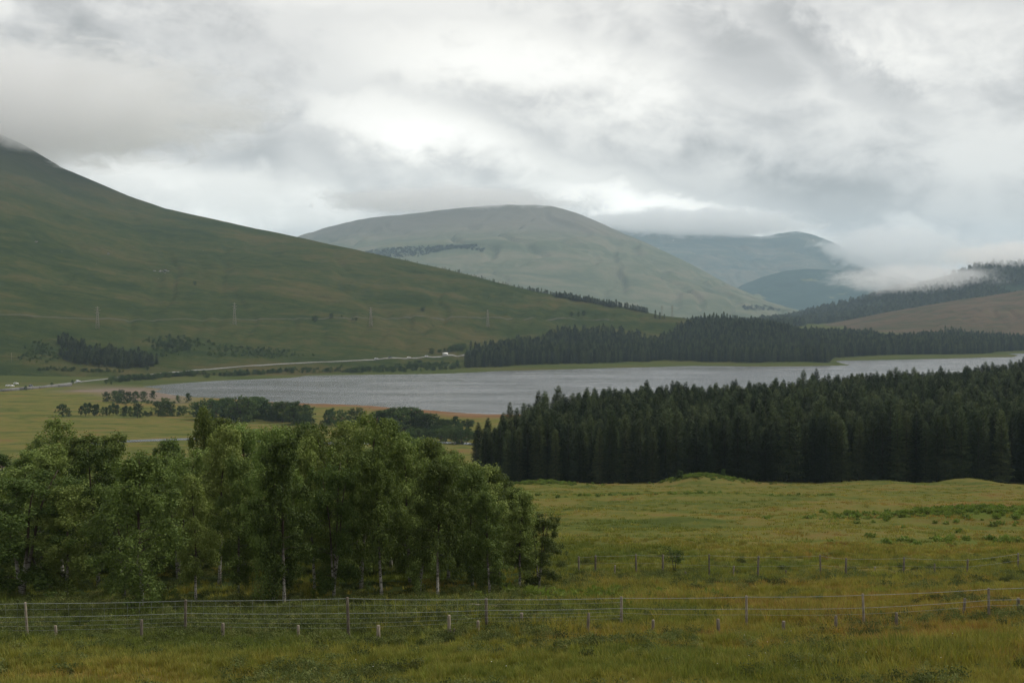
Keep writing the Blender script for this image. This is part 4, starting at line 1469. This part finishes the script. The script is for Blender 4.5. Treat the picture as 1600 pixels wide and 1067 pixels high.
R = np.random.default_rng(33)
NF_u = [-440, -205, 38, 286, 543, 760, 972, 1169, 1354, 1550, 1745, 1935, 2130]
NF_top = [944, 942, 940, 936, 932, 934, 932, 930, 927, 918, 908, 902, 900]
Yn = [49, 49, 49, 49, 49, 49, 50, 50, 49, 49, 49, 49, 49]
posts = [on_ground(u, y_) for u, y_ in zip(NF_u, Yn)]
hts = [max(1.1, HC + float(slope(v)) * p[1] - p[2]) for v, p in zip(NF_top, posts)]
fo, base = fence_thing('wire_fence', 'nearer wire fence with tall wooden posts across the foreground', posts, hts, 0.058, R, None)
strand(posts, hts, 0.97, 0.0085, fo, base, 'wire')
strand(posts, hts, 0.62, 0.0075, fo, base, 'wire')
for fr in (0.82, 0.50, 0.38, 0.27):
    strand(posts, hts, fr, 0.0034, fo, base, 'netting_wire', i0=0, i1=6, wob=0.006)
strand(posts, hts, 0.45, 0.004, fo, base, 'netting_wire', i0=6)
mb = MB()
for i in range(0, 5):
    a, c = np.array(posts[i]), np.array(posts[i + 1])
    for q in np.arange(0.04, 1, 0.075):
        b0 = a * (1 - q) + c * q
        hh = hts[i] * (1 - q) + hts[i + 1] * q
        sg = 0.12 * q * (1 - q)
        jx = random.uniform(-0.05, 0.05)
        mb.tube(np.array([b0 + [jx, -0.07, hh * 0.27 - sg], b0 + [jx * 0.4, -0.07, hh * 0.62 - sg], b0 + [0, -0.07, hh * 0.97 - sg]]) - base, 0.0026, 3, 0)
ns = link_obj('netting', mb.mesh('netting', [m_wire]), fo)
ns['kind'] = 'stuff'

# old stub posts along the near fence
ORD = ['first', 'second', 'third', 'fourth', 'fifth', 'sixth', 'seventh', 'eighth', 'ninth', 'tenth', 'eleventh', 'twelfth', 'thirteenth', 'fourteenth', 'fifteenth', 'sixteenth', 'seventeenth', 'eighteenth']
stubs = [(83, 972, 992), (217, 969, 999), (345, 964, 985), (464, 962, 984), (590, 963, 988), (701, 955, 985), (747, 971, 988), (815, 960, 974), (919, 960, 988), (1022, 960, 978),
         (1125, 959, 979), (1227, 963, 982), (1309, 959, 984), (1404, 953, 978), (1510, 950, 974), (1596, 942, 960)]
for i, (u, vt, vb) in enumerate(stubs):
    p = on_ground(u, 47.8 if vb > 974 else 50.5)
    hgt = max(0.45, (vb - vt + 4) / F * p[1])
    o = link_obj('stub_post', post_mesh(hgt, 0.062 * R.uniform(0.9, 1.25), R), None, p)
    o.rotation_euler = (float(R.normal(0, 0.03)), float(R.normal(0, 0.04)), float(R.uniform(0, 6)))
    tag(o, ORD[i] + ' short weathered stub post from the left along the nearer fence', 'post', 'stub posts along the nearer fence')

# farther fence
FF = [(905, 870), (931, 867), (995, 865), (1037, 866), (1110, 865), (1186, 868), (1285, 866), (1324, 871), (1415, 870), (1515, 874), (1595, 870), (1680, 868), (1790, 868), (1900, 867)]
posts2 = [on_ground(u, 78 - (2.5 if 1100 < u < 1560 else 0)) for u, _ in FF]
hts2 = [min(1.6, max(1.05, HC + float(slope(v)) * p[1] - p[2])) for (_, v), p in zip(FF, posts2)]
fo2, base2 = fence_thing('wire_fence', 'farther wire fence of pale posts crossing the middle of the field', posts2, hts2, 0.062, R, None)
strand(posts2, hts2, 0.95, 0.006, fo2, base2, 'wire')
strand(posts2, hts2, 0.55, 0.004, fo2, base2, 'wire')
stubs2 = [(961, 884, 899), (1073, 885, 891), (1147, 884, 902), (1230, 890, 901), (1370, 888, 903), (1464, 895, 912)]
for i, (u, vt, vb) in enumerate(stubs2):
    p = on_ground(u, 76)
    o = link_obj('stub_post', post_mesh(max(0.4, (vb - vt + 2) / F * 76), 0.055, R), None, p)
    o.rotation_euler = (0, float(R.normal(0, 0.04)), 0)
    tag(o, ORD[i] + ' short stub post from the left along the farther fence', 'post', 'stub posts along the farther fence')

# fallen branch and forked stick
mb = MB()
p = on_ground(757, 56)
mb.tube([(-0.75, 0.1, 0.30), (-0.3, 0, 0.27), (0.2, -0.05, 0.24), (0.8, 0.05, 0.20)], [0.05, 0.06, 0.055, 0.03], 7)
mb.tube([(-0.4, 0.05, 0.27), (-0.5, 0.12, 0.12), (-0.55, 0.1, -0.02)], [0.03, 0.028, 0.02], 5)
mb.tube([(0.3, -0.04, 0.24), (0.45, -0.15, 0.1), (0.5, -0.2, -0.05)], [0.025, 0.022, 0.015], 5)
o = link_obj('fallen_branch', mb.mesh('fallen_branch', [m_post]), None, p)
tag(o, 'pale fallen branch lying in the scrub in front of the grove', 'branch')
mb = MB()
p = on_ground(703, 47)
mb.tube([(0, 0, -0.1), (0.02, 0, 0.25), (0.0, 0, 0.38)], [0.035, 0.035, 0.03], 6)
mb.tube([(0.02, 0, 0.12), (0.13, 0.02, 0.2), (0.16, 0.02, 0.42)], [0.03, 0.03, 0.026], 6)
o = link_obj('forked_stick', mb.mesh('forked_stick', [m_post]), None, p)
tag(o, 'short pale forked stick standing below the nearer fence', 'stick')

# ------------------------------------------------------------------ pylons
def pylon(p, hgt, label, rz):
    t_ = thing('power_pylon', label, 'pylon', p, rz, 'power line pylons')
    w0, w1 = 1.9, 0.45
    def corner(s, z):
        w = w0 + (w1 - w0) * min(1, z / (hgt * 0.9))
        return np.array([s[0] * w / 1, s[1] * w / 1, z])
    cs = [(-1, -1), (1, -1), (1, 1), (-1, 1)]
    for s in cs:
        mb = MB()
        mb.tube([corner(s, -1), corner(s, hgt * 0.5), corner(s, hgt * 0.9), (0, 0, hgt)], 0.12, 4)
        link_obj('leg', mb.mesh('pylon_leg', [m_steel]), t_)
    mb = MB()
    zz = np.linspace(0, hgt * 0.9, 9)
    for i in range(8):
        for j in range(4):
            mb.tube([corner(cs[j], zz[i]), corner(cs[(j + 1) % 4], zz[i + 1])], 0.07, 3)
            mb.tube([corner(cs[(j + 1) % 4], zz[i]), corner(cs[j], zz[i + 1])], 0.07, 3)
    link_obj('bracing', mb.mesh('pylon_bracing', [m_steel]), t_)
    for f, L in ((0.95, 2.4), (0.83, 3.4), (0.71, 2.8)):
        mb = MB()
        z = hgt * f
        for sg in (-1, 1):
            mb.tube([(0, 0, z + 0.7), (sg * L, 0, z)], 0.09, 4)
            mb.tube([(0, 0, z - 0.2), (sg * L, 0, z)], 0.09, 4)
        ca = link_obj('cross_arm', mb.mesh('pylon_cross_arm', [m_steel]), t_)
        mb = MB()
        for sg in (-1, 1):
            mb.tube([(sg * L, 0, z), (sg * L, 0, z - 1.3)], 0.1, 5)
        link_obj('insulator', mb.mesh('pylon_insulator', [m_glass]), ca)

for (u, vb, vt, lab) in [(152.5, 514, 479, 'leftmost pale lattice pylon on the hillside above the dark conifer clump'),
                         (366.5, 507, 473, 'second lattice pylon from the left on the hillside above the loch'),
                         (579.5, 510, 480, 'third lattice pylon on the hillside above the road'),
                         (762, 511, 484, 'fourth lattice pylon on the hillside just above the far wood'),
                         (1034, 494, 477, 'left far pylon against the mountain behind the hill end'),
                         (1050, 494, 476, 'right far pylon against the mountain behind the hill end')]:
    p = hit(u, vb)
    if u > 1000:
        p = np.array([float(side(u)) * 2300, 2300, 20.0])
        p[2] = HC + float(slope(vt)) * 2300 - 26
    pylon(p, (vb - vt) / F * p[1] if u < 1000 else 26, lab, 0.5)
# small pole at far left
p = hit(18, 566)
mb = MB()
mb.tube([(0, 0, -0.5), (0, 0, 8.5)], [0.16, 0.12], 6)
t_ = thing('utility_pole', 'small pale utility pole on the slope at the far left', 'pole', p)
link_obj('pole', mb.mesh('pole', [m_post]), t_)
mb = MB()
mb.box((0, 0, 8.0), (1.8, 0.14, 0.16))
link_obj('cross_arm', mb.mesh('cross_arm', [m_post]), t_)

# ------------------------------------------------------------------ road, railway, wall, vehicles
def track_of(px):
    return [hit(u, v) for (u, v) in px]
road_px = [(-160, 618), (0, 609), (40, 605.5), (80, 602), (110, 599), (138, 595.5), (170, 592), (210, 588), (260, 583), (310, 578.5), (350, 575.5), (400, 571.5), (450, 568.5), (520, 565.5), (580, 562.5), (640, 560), (690, 557.5), (725, 555.5), (760, 552)]
road_pts = track_of(road_px)
rd = ribbon('road', road_pts, 4.2, m_asphalt, 0.3)
tag(rd, kind='structure')
rail_px = [(-120, 486), (0, 492), (60, 495), (150, 499), (250, 500), (340, 499.5), (420, 498.5), (500, 499), (600, 498.5), (680, 497.5), (780, 496.5), (880, 497), (960, 499)]
rl = ribbon('railway', track_of(rail_px), 4.0, m_ballast, 0.3)
tag(rl, kind='structure')
# retaining wall below the road on the left
wp = [hit(u, v) for (u, v) in [(-120, 619), (-60, 615.5), (0, 612), (30, 609.5), (60, 607), (90, 604.5), (112, 602.5)]]
mb = MB()
for a, c in zip(wp[:-1], wp[1:]):
    a, c = np.array(a), np.array(c)
    L = np.hypot(*(c - a)[:2])
    mb.box(((a + c) / 2 + np.array([0, 0, 0.6])), (L, 0.8, 2.4), 0, math.atan2(c[1] - a[1], c[0] - a[0]))
o = link_obj('stone_wall', mb.mesh('stone_wall', [m_stone]))
tag(o, 'long grey stone retaining wall below the road at the left edge', 'wall')
# crash barrier along the loch-side road
mb = MB()
bp_ = [np.array(hit(u, v + 0.8)) for (u, v) in road_px[10:17]]
for a, c in zip(bp_[:-1], bp_[1:]):
    mb.tube([a + [0, 0, 1.25], c + [0, 0, 1.25]], 0.17, 4)
cb = thing('crash_barrier', 'long pale crash barrier along the loch-side road', 'barrier', bp_[0])
ro = link_obj('rail', mb.mesh('barrier_rail', [m_steel]), cb)
ro.location = [-float(c) for c in bp_[0]]
for a, c in zip(bp_[:-1], bp_[1:]):
    for q in np.arange(0, 1, 0.12):
        pm = a * (1 - q) + c * q
        if 'bpm' not in globals():
            mb2 = MB()
            mb2.tube([(0, 0, -0.4), (0, 0, 1.2)], 0.09, 4)
            bpm = mb2.mesh('barrier_post', [m_steel])
        link_obj('post', bpm, cb, pm - bp_[0])

def wheels(t_, xs, yw, r):
    for x in xs:
        for sg in (-1, 1):
            mb = MB()
            mb.tube([(x, sg * yw - 0.11, r), (x, sg * yw + 0.11, r)], r, 12)
            w = link_obj('wheel', mb.mesh('wheel', [m_tyre]), t_)
            mb = MB()
            mb.tube([(x, sg * (yw + 0.02) - 0.11, r), (x, sg * (yw + 0.02) + 0.11, r)], r * 0.55, 8)
            link_obj('rim', mb.mesh('rim', [m_silver]), w)

def car(p, rz, mat, label):
    t_ = thing('parked_car', label, 'car', p, rz, 'vehicles on the loch-side road')
    mb = MB()
    mb.prism([(-2.1, 0.3), (2.1, 0.3), (2.15, 0.75), (1.2, 0.95), (0.5, 1.48), (-1.3, 1.5), (-2.0, 1.0), (-2.15, 0.7)], -0.86, 0.86)
    link_obj('body', mb.mesh('car_body', [mat]), t_)
    for sg in (-1, 1):
        mb = MB()
        mb.prism([(-1.75, 1.0), (1.0, 0.98), (0.42, 1.4), (-1.22, 1.42)], sg * 0.868 - 0.006, sg * 0.868 + 0.006)
        link_obj('window', mb.mesh('car_window', [m_glass]), t_)
    wheels(t_, (-1.3, 1.3), 0.8, 0.33)

def motorhome(p, rz, label):
    t_ = thing('motorhome', label, 'motorhome', p, rz, 'vehicles on the loch-side road')
    mb = MB()
    mb.prism([(-3.4, 0.45), (3.3, 0.45), (3.4, 1.0), (2.6, 1.25), (2.1, 2.0), (2.9, 2.15), (2.8, 2.85), (2.4, 3.05), (-3.3, 3.05), (-3.45, 2.9)], -1.1, 1.1)
    link_obj('body', mb.mesh('motorhome_body', [m_white]), t_)
    for sg in (-1, 1):
        for (a, c) in ((-2.6, -1.5), (-0.6, 0.5)):
            mb = MB()
            mb.box(((a + c) / 2, sg * 1.105, 1.95), (c - a, 0.02, 0.6))
            link_obj('window', mb.mesh('motorhome_window', [m_glass]), t_)
    mb = MB()
    mb.box((2.42, 0, 1.6), (0.05, 1.7, 0.55))
    link_obj('windscreen', mb.mesh('windscreen', [m_glass]), t_)
    wheels(t_, (-1.8, 2.1), 1.0, 0.36)

def road_place(u):
    us_ = np.array([q[0] for q in road_px])
    i = int(np.clip(np.searchsorted(us_, u) - 1, 0, len(us_) - 2))
    q = (u - us_[i]) / (us_[i + 1] - us_[i])
    a, c = np.array(road_pts[i]), np.array(road_pts[i + 1])
    p = a * (1 - q) + c * q
    p[2] = float(surface_z(p[:1], p[1:2])[0]) + 0.32
    return p, math.atan2(c[1] - a[1], c[0] - a[0])
p, rz = road_place(696)
motorhome(p, rz, 'white motorhome on the loch-side road near the dark wood')
for (u, mt, lab) in [(588, m_silver, 'silver car leftmost of the cars on the straight loch-side road'), (609, m_darkcar, 'dark car between two pale cars on the loch-side road'),
                     (639, m_white, 'white car on the road left of the motorhome'), (666, m_silver, 'silver car just left of the white motorhome'),
                     (122, m_silver, 'silver car on the road above the stone wall'), (48, m_darkcar, 'dark car on the road at the far left')]:
    p, rz = road_place(u)
    car(p, rz, mt, lab)
for (u, v, lab) in [(13, 604, 'white car parked on the verge nearest the left edge'), (18, 604, 'second white car on the verge at the left edge'), (25, 600.5, 'white car parked higher on the slope at the left edge')]:
    p = hit(u, v)
    car(p, 0.4, m_white, lab)

# rocks on the hillside
R = np.random.default_rng(51)
rp, rs = [], []
for _ in range(14):
    u, v = R.uniform(10, 420), R.uniform(340, 470)
    if v < np.interp(u, LEFT.us, LEFT.vr) + 25:
        continue
    rp.append(hit(u, v))
    rs.append(R.uniform(0.4, 0.9))
for (u, v) in [(255, 424), (258, 426), (252, 425), (262, 425), (170, 397), (55, 378), (243, 424)]:
    for _ in range(2):
        rp.append(hit(u + R.uniform(-3, 3), v + R.uniform(-1, 1)))
        rs.append(R.uniform(1, 2.4))
n = len(rp)
dirs = R.normal(0, 1, (18, 3))
dirs /= np.linalg.norm(dirs, axis=1)[:, None]
import bmesh
bm = bmesh.new()
for d in dirs * R.uniform(0.7, 1.1, (18, 1)):
    bm.verts.new(d)
bmesh.ops.convex_hull(bm, input=bm.verts)
bm.verts.ensure_lookup_table()
rv_ = np.array([v.co[:] for v in bm.verts])
bm.verts.index_update()
rt = np.array([[v.index for v in f_.verts] for f_ in bm.faces if len(f_.verts) == 3])
bm.free()
scatter('hillside_rocks', 'pale rocks scattered over the left hillside', [(rv_, [], rt, [], np.zeros(len(rt), int))], [m_rock], np.array(rp), R.uniform(0, 6, (n, 3)),
        np.array(rs)[:, None] * R.uniform(0.7, 1.3, (n, 3)), np.zeros(n, int), 'rocks')

# ------------------------------------------------------------------ foreground vegetation
def tuft(seed, nb, h, spread, w):
    R = np.random.default_rng(seed)
    V, T = [], []
    k = 0
    for _ in range(nb):
        a = R.uniform(0, 6.28)
        r0 = spread * math.sqrt(R.random()) * 0.6
        p0 = np.array([math.cos(a) * r0, math.sin(a) * r0, 0])
        l = R.uniform(0.1, 0.6) * h
        hh = h * R.uniform(0.55, 1.15)
        a2 = a + R.normal(0, 0.6)
        d = np.array([math.cos(a2), math.sin(a2), 0])
        sd_ = np.array([-d[1], d[0], 0]) * w
        mid = p0 + d * l * 0.4 + np.array([0, 0, hh * 0.6])
        tip = p0 + d * l + np.array([0, 0, hh])
        V += [p0 - sd_, p0 + sd_, mid + sd_ * 0.7, mid - sd_ * 0.7, tip]
        T += [(k, k + 1, k + 2), (k, k + 2, k + 3), (k + 3, k + 2, k + 4)]
        k += 5
    T = np.array(T)
    return (np.array(V), [], T, [], np.zeros(len(T), int))

def shrub(seed, n, r, h, ls):
    R = np.random.default_rng(seed)
    d = R.normal(0, 1, (n, 3))
    d /= np.linalg.norm(d, axis=1)[:, None]
    d[:, 2] = np.abs(d[:, 2])
    rr = R.uniform(0.25, 1.0, (n, 1)) ** 0.5
    lump = 0.75 + 0.5 * fbm(d[:, 0] * 2 + seed, d[:, 1] * 2 + d[:, 2] * 2, 2, seed)[:, None] * 2
    C = d * rr * lump * np.array([r, r, h])
    C += R.normal(0, 0.03, C.shape)
    C[:, 2] = np.maximum(C[:, 2], 0.02)
    V, Qd = leaf_quads(C, ls, R, up=0.6, aspect=0.5)
    return (V, Qd, [], np.zeros(len(Qd), int), [])

R = np.random.default_rng(91)
def field_points(n, y0, y1, u0, u1, power=1.0):
    Yp = (y0 ** (1 - 0.0)) * (y1 / y0) ** R.random(n) if power else R.uniform(y0, y1, n)
    u = R.uniform(u0, u1, n)
    return (u - 800) / F * Yp, Yp, u

# grass tufts
n = 84000
x, y, u = field_points(n, 25, 105, -420, 2120)
keep = R.random(n) < (0.30 + 1.4 * np.clip(fbm(x / 5, y / 3.5, 3, 13) + 0.28, 0, 1)) * (1 - 0.75 * sstep(y, 49, 54) * (1 - 0.0 * y) * (1 - sstep(u, 830, 960)))
x, y, u = x[keep], y[keep], u[keep]
n = len(x)
z = ground_z(x, y) - 0.03
hs_ = R.uniform(0.6, 1.25, n) * (0.8 + 1.2 * np.clip(fbm(x / 7, y / 5, 2, 19) + 0.2, 0, 0.6))
scatter('grass', 'rough tussocky grass in greens, ochres and rusts over the foreground slope', [tuft(1, 40, 0.27, 0.38, 0.012), tuft(2, 46, 0.21, 0.46, 0.013), tuft(3, 30, 0.36, 0.28, 0.011)],
        [m_grass], np.c_[x, y, z], np.c_[R.normal(0, 0.08, (n, 2)), R.uniform(0, 6.28, n)], np.c_[hs_ * 1.15, hs_ * 1.15, hs_], R.integers(0, 3, n), 'grass')
# farther grass clumps: bigger and sparser, to break the field's smoothness
n = 13500
x, y, u = field_points(n, 95, 290, 640, 1980)
z = ground_z(x, y) - 0.04
keep = R.random(n) < 0.25 + 1.5 * np.clip(fbm(x / 9, y / 5, 3, 15) + 0.15, 0, 1)
x, y, z = x[keep], y[keep], z[keep]
n = len(x)
hs_ = R.uniform(0.5, 1.1, n)
scatter('field_grass', 'rough grass clumps over the field below the spruces', [tuft(5, 34, 0.26, 0.7, 0.03), tuft(6, 30, 0.22, 0.9, 0.03)],
        [m_grass], np.c_[x, y, z], np.c_[R.normal(0, 0.08, (n, 2)), R.uniform(0, 6.28, n)], np.c_[hs_ * 1.4, hs_ * 1.4, hs_], R.integers(0, 2, n), 'grass')
# bog shrubs and heather
n = 33000
x, y, u = field_points(n, 28, 92, -420, 2120)
dens = np.clip(fbm(x / 3.5, y / 2.6, 4, 27) * 3.2 + 0.0, 0, 1)
band = np.exp(-((y - 55) / 6.5) ** 2) * (1 - sstep(u, 880, 1080)) * 1.0 + np.exp(-((y - 74) / 5) ** 2) * sstep(u, 840, 920) * 0.5
keep = R.random(n) < np.clip(dens * 0.75 + band, 0, 1)
x, y, u = x[keep], y[keep], u[keep]
n = len(x)
z = ground_z(x, y) - 0.05
hs_ = R.uniform(0.55, 1.25, n)
scatter('bog_shrubs', 'low dull green bog shrubs and heather along the fences', [shrub(11, 520, 0.46, 0.46, 0.070), shrub(12, 600, 0.62, 0.38, 0.074), shrub(13, 420, 0.36, 0.54, 0.066)],
        [m_myrtle], np.c_[x, y, z], np.c_[np.zeros((n, 2)), R.uniform(0, 6.28, n)], np.c_[hs_, hs_, hs_], R.integers(0, 3, n), 'shrubs')
# bracken beds
bx, by = [], []
for (mu, my, rx, ry, k) in [(1545, 140, 15, 9, 620), (1100, 277, 8, 4, 450), (1600, 108, 13, 4, 70), (850, 270, 7, 3, 200), (1050, 205, 26, 5, 120), (940, 62, 6, 3, 60)]:
    mx = float(side(mu)) * my
    bx.append(mx + R.normal(0, rx * 0.55, k))
    by.append(my + R.normal(0, ry * 0.55, k))
x, y = np.concatenate(bx), np.concatenate(by)
n = len(x)
z = ground_z(x, y) - 0.05
hs_ = R.uniform(0.45, 1.1, n)
scatter('bracken', 'bright green bracken beds in the field below the spruces', [shrub(21, 90, 0.6, 0.55, 0.30), shrub(22, 80, 0.5, 0.7, 0.32)], [m_bracken], np.c_[x, y, z],
        np.c_[np.zeros((n, 2)), R.uniform(0, 6.28, n)], np.c_[hs_, hs_, hs_], R.integers(0, 2, n), 'bracken')
# a few white flowers
fl = [(1188, 966), (1196, 1036), (1170, 1040), (1121, 1053), (1236, 999), (1199, 1017), (1226, 1018), (1163, 1006), (1488, 1004), (1423, 1033), (1470, 1044), (1353, 1034), (556, 1046), (583, 1057), (768, 1050), (791, 1057),
      (797, 978), (1320, 1030), (1300, 880)]
pts = np.array([hit(u, v) for (u, v) in fl]) + np.array([0, 0, 0.34])
n = len(pts)
mb = MB()
for k in range(5):
    a = k * 1.2566
    mb.tube([(0, 0, 0), (0.03 * math.cos(a), 0.03 * math.sin(a), 0.015)], [0.008, 0.02], 4)
pv = np.concatenate(mb.v)
scatter('white_flowers', 'tiny white flowers dotted in the foreground grass', [(pv, np.concatenate(mb.q), np.concatenate(mb.t), np.zeros(len(mb.qm), int), np.zeros(len(mb.tm), int))], [m_petal], pts,
        R.uniform(-0.4, 0.4, (n, 3)), np.ones((n, 3)) * 0.4, np.zeros(n, int), 'flowers')

# ------------------------------------------------------------------ low cloud on the hills, and haze
def cloud_mat(name, dens, thr, scale):
    m = bpy.data.materials.new(name)
    m.use_nodes = True
    t = m.node_tree
    t.nodes.clear()
    o = nn(t, 'ShaderNodeOutputMaterial')
    pv = nn(t, 'ShaderNodeVolumePrincipled')
    pv.inputs['Color'].default_value = (0.995, 0.995, 1.0, 1)
    pv.inputs['Anisotropy'].default_value = 0.45
    tcx = nn(t, 'ShaderNodeTexCoord')
    g = mapping_n(t, tcx.outputs['Generated'], scale=(2, 2, 2), loc=(-1, -1, -1))
    ln_ = nn(t, 'ShaderNodeVectorMath', operation='LENGTH')
    lk(t, g, ln_.inputs[0])
    edge = smooth_n(t, ln_.outputs['Value'], 0.0, 1.0, 1.0, 0.0)
    n1 = noise_n(t, mapping_n(t, tcx.outputs['Object'], scale=(1, 1, 2.2)), scale * 2.2, 8, 0.68, 0.8)
    f = math_n(t, 'ADD', n1, math_n(t, 'MULTIPLY', edge, 0.55))
    d = smooth_n(t, f, thr, thr + 0.16)
    lk(t, math_n(t, 'MULTIPLY', d, dens), pv.inputs['Density'])
    lk(t, pv.outputs[0], o.inputs['Volume'])
    try:
        m.cycles.volume_step_rate = 0.35
    except Exception:
        pass
    return m

def cloud(u, v, Yd, hx, hy, hz, dens, thr, scale, label):
    c = np.array([float(side(u, v)) * Yd, Yd, HC + float(slope(v)) * Yd])
    mb = MB()
    # rounded bank: squashed sphere
    nu_, nv_ = 14, 8
    V = []
    for i in range(nv_ + 1):
        th = math.pi * i / nv_
        for j in range(nu_):
            ph = 2 * math.pi * j / nu_
            V.append((math.sin(th) * math.cos(ph) * hx, math.sin(th) * math.sin(ph) * hy, math.cos(th) * hz))
    Qc = [(i * nu_ + j, (i + 1) * nu_ + j, (i + 1) * nu_ + (j + 1) % nu_, i * nu_ + (j + 1) % nu_) for i in range(nv_) for j in range(nu_)]
    me = mk_mesh('low_cloud', V, [np.array(Qc)], [cloud_mat('low_cloud', dens, thr, scale)])
    o = link_obj('low_cloud', me, None, c)
    return tag(o, label, 'cloud', None, 'stuff')

cloud(-50, 166, 2760, 760, 560, 160, 0.0085, 0.53, 0.0045, 'grey cloud resting on the top of the left hill')
cloud(690, 314, 8100, 1000, 900, 100, 0.0060, 0.56, 0.003, 'thin cloud skimming the rounded summit of the middle mountain')
cloud(1085, 350, 12300, 1400, 900, 180, 0.0050, 0.52, 0.0018, 'bright cloud bank over the left part of the far mountain')
cloud(1400, 392, 11600, 900, 900, 330, 0.0030, 0.55, 0.0018, 'grey cloud hiding the right side of the far mountain')
cloud(1430, 436, 3850, 420, 300, 75, 0.0050, 0.64, 0.008, 'mist wisps drifting over the wooded hill on the right')
cloud(1610, 400, 4150, 420, 380, 75, 0.0065, 0.60, 0.008, 'mist along the top of the wooded hill at the right edge')

m_haze = bpy.data.materials.new('haze')
m_haze.use_nodes = True
t = m_haze.node_tree
t.nodes.clear()
o_ = nn(t, 'ShaderNodeOutputMaterial')
pv = nn(t, 'ShaderNodeVolumePrincipled')
pv.inputs['Color'].default_value = (0.63, 0.83, 1.0, 1)
pv.inputs['Density'].default_value = 6.0e-5
pv.inputs['Anisotropy'].default_value = 0.0
lk(t, pv.outputs[0], o_.inputs['Volume'])
mb = MB()
mb.box((0, 0, 534.5), (32400, 32400, 1151))
hz_ = link_obj('haze', mb.mesh('haze', [m_haze]))
tag(hz_, 'thin bluish haze over the whole valley', 'haze', None, 'stuff')
hz_.visible_shadow = True
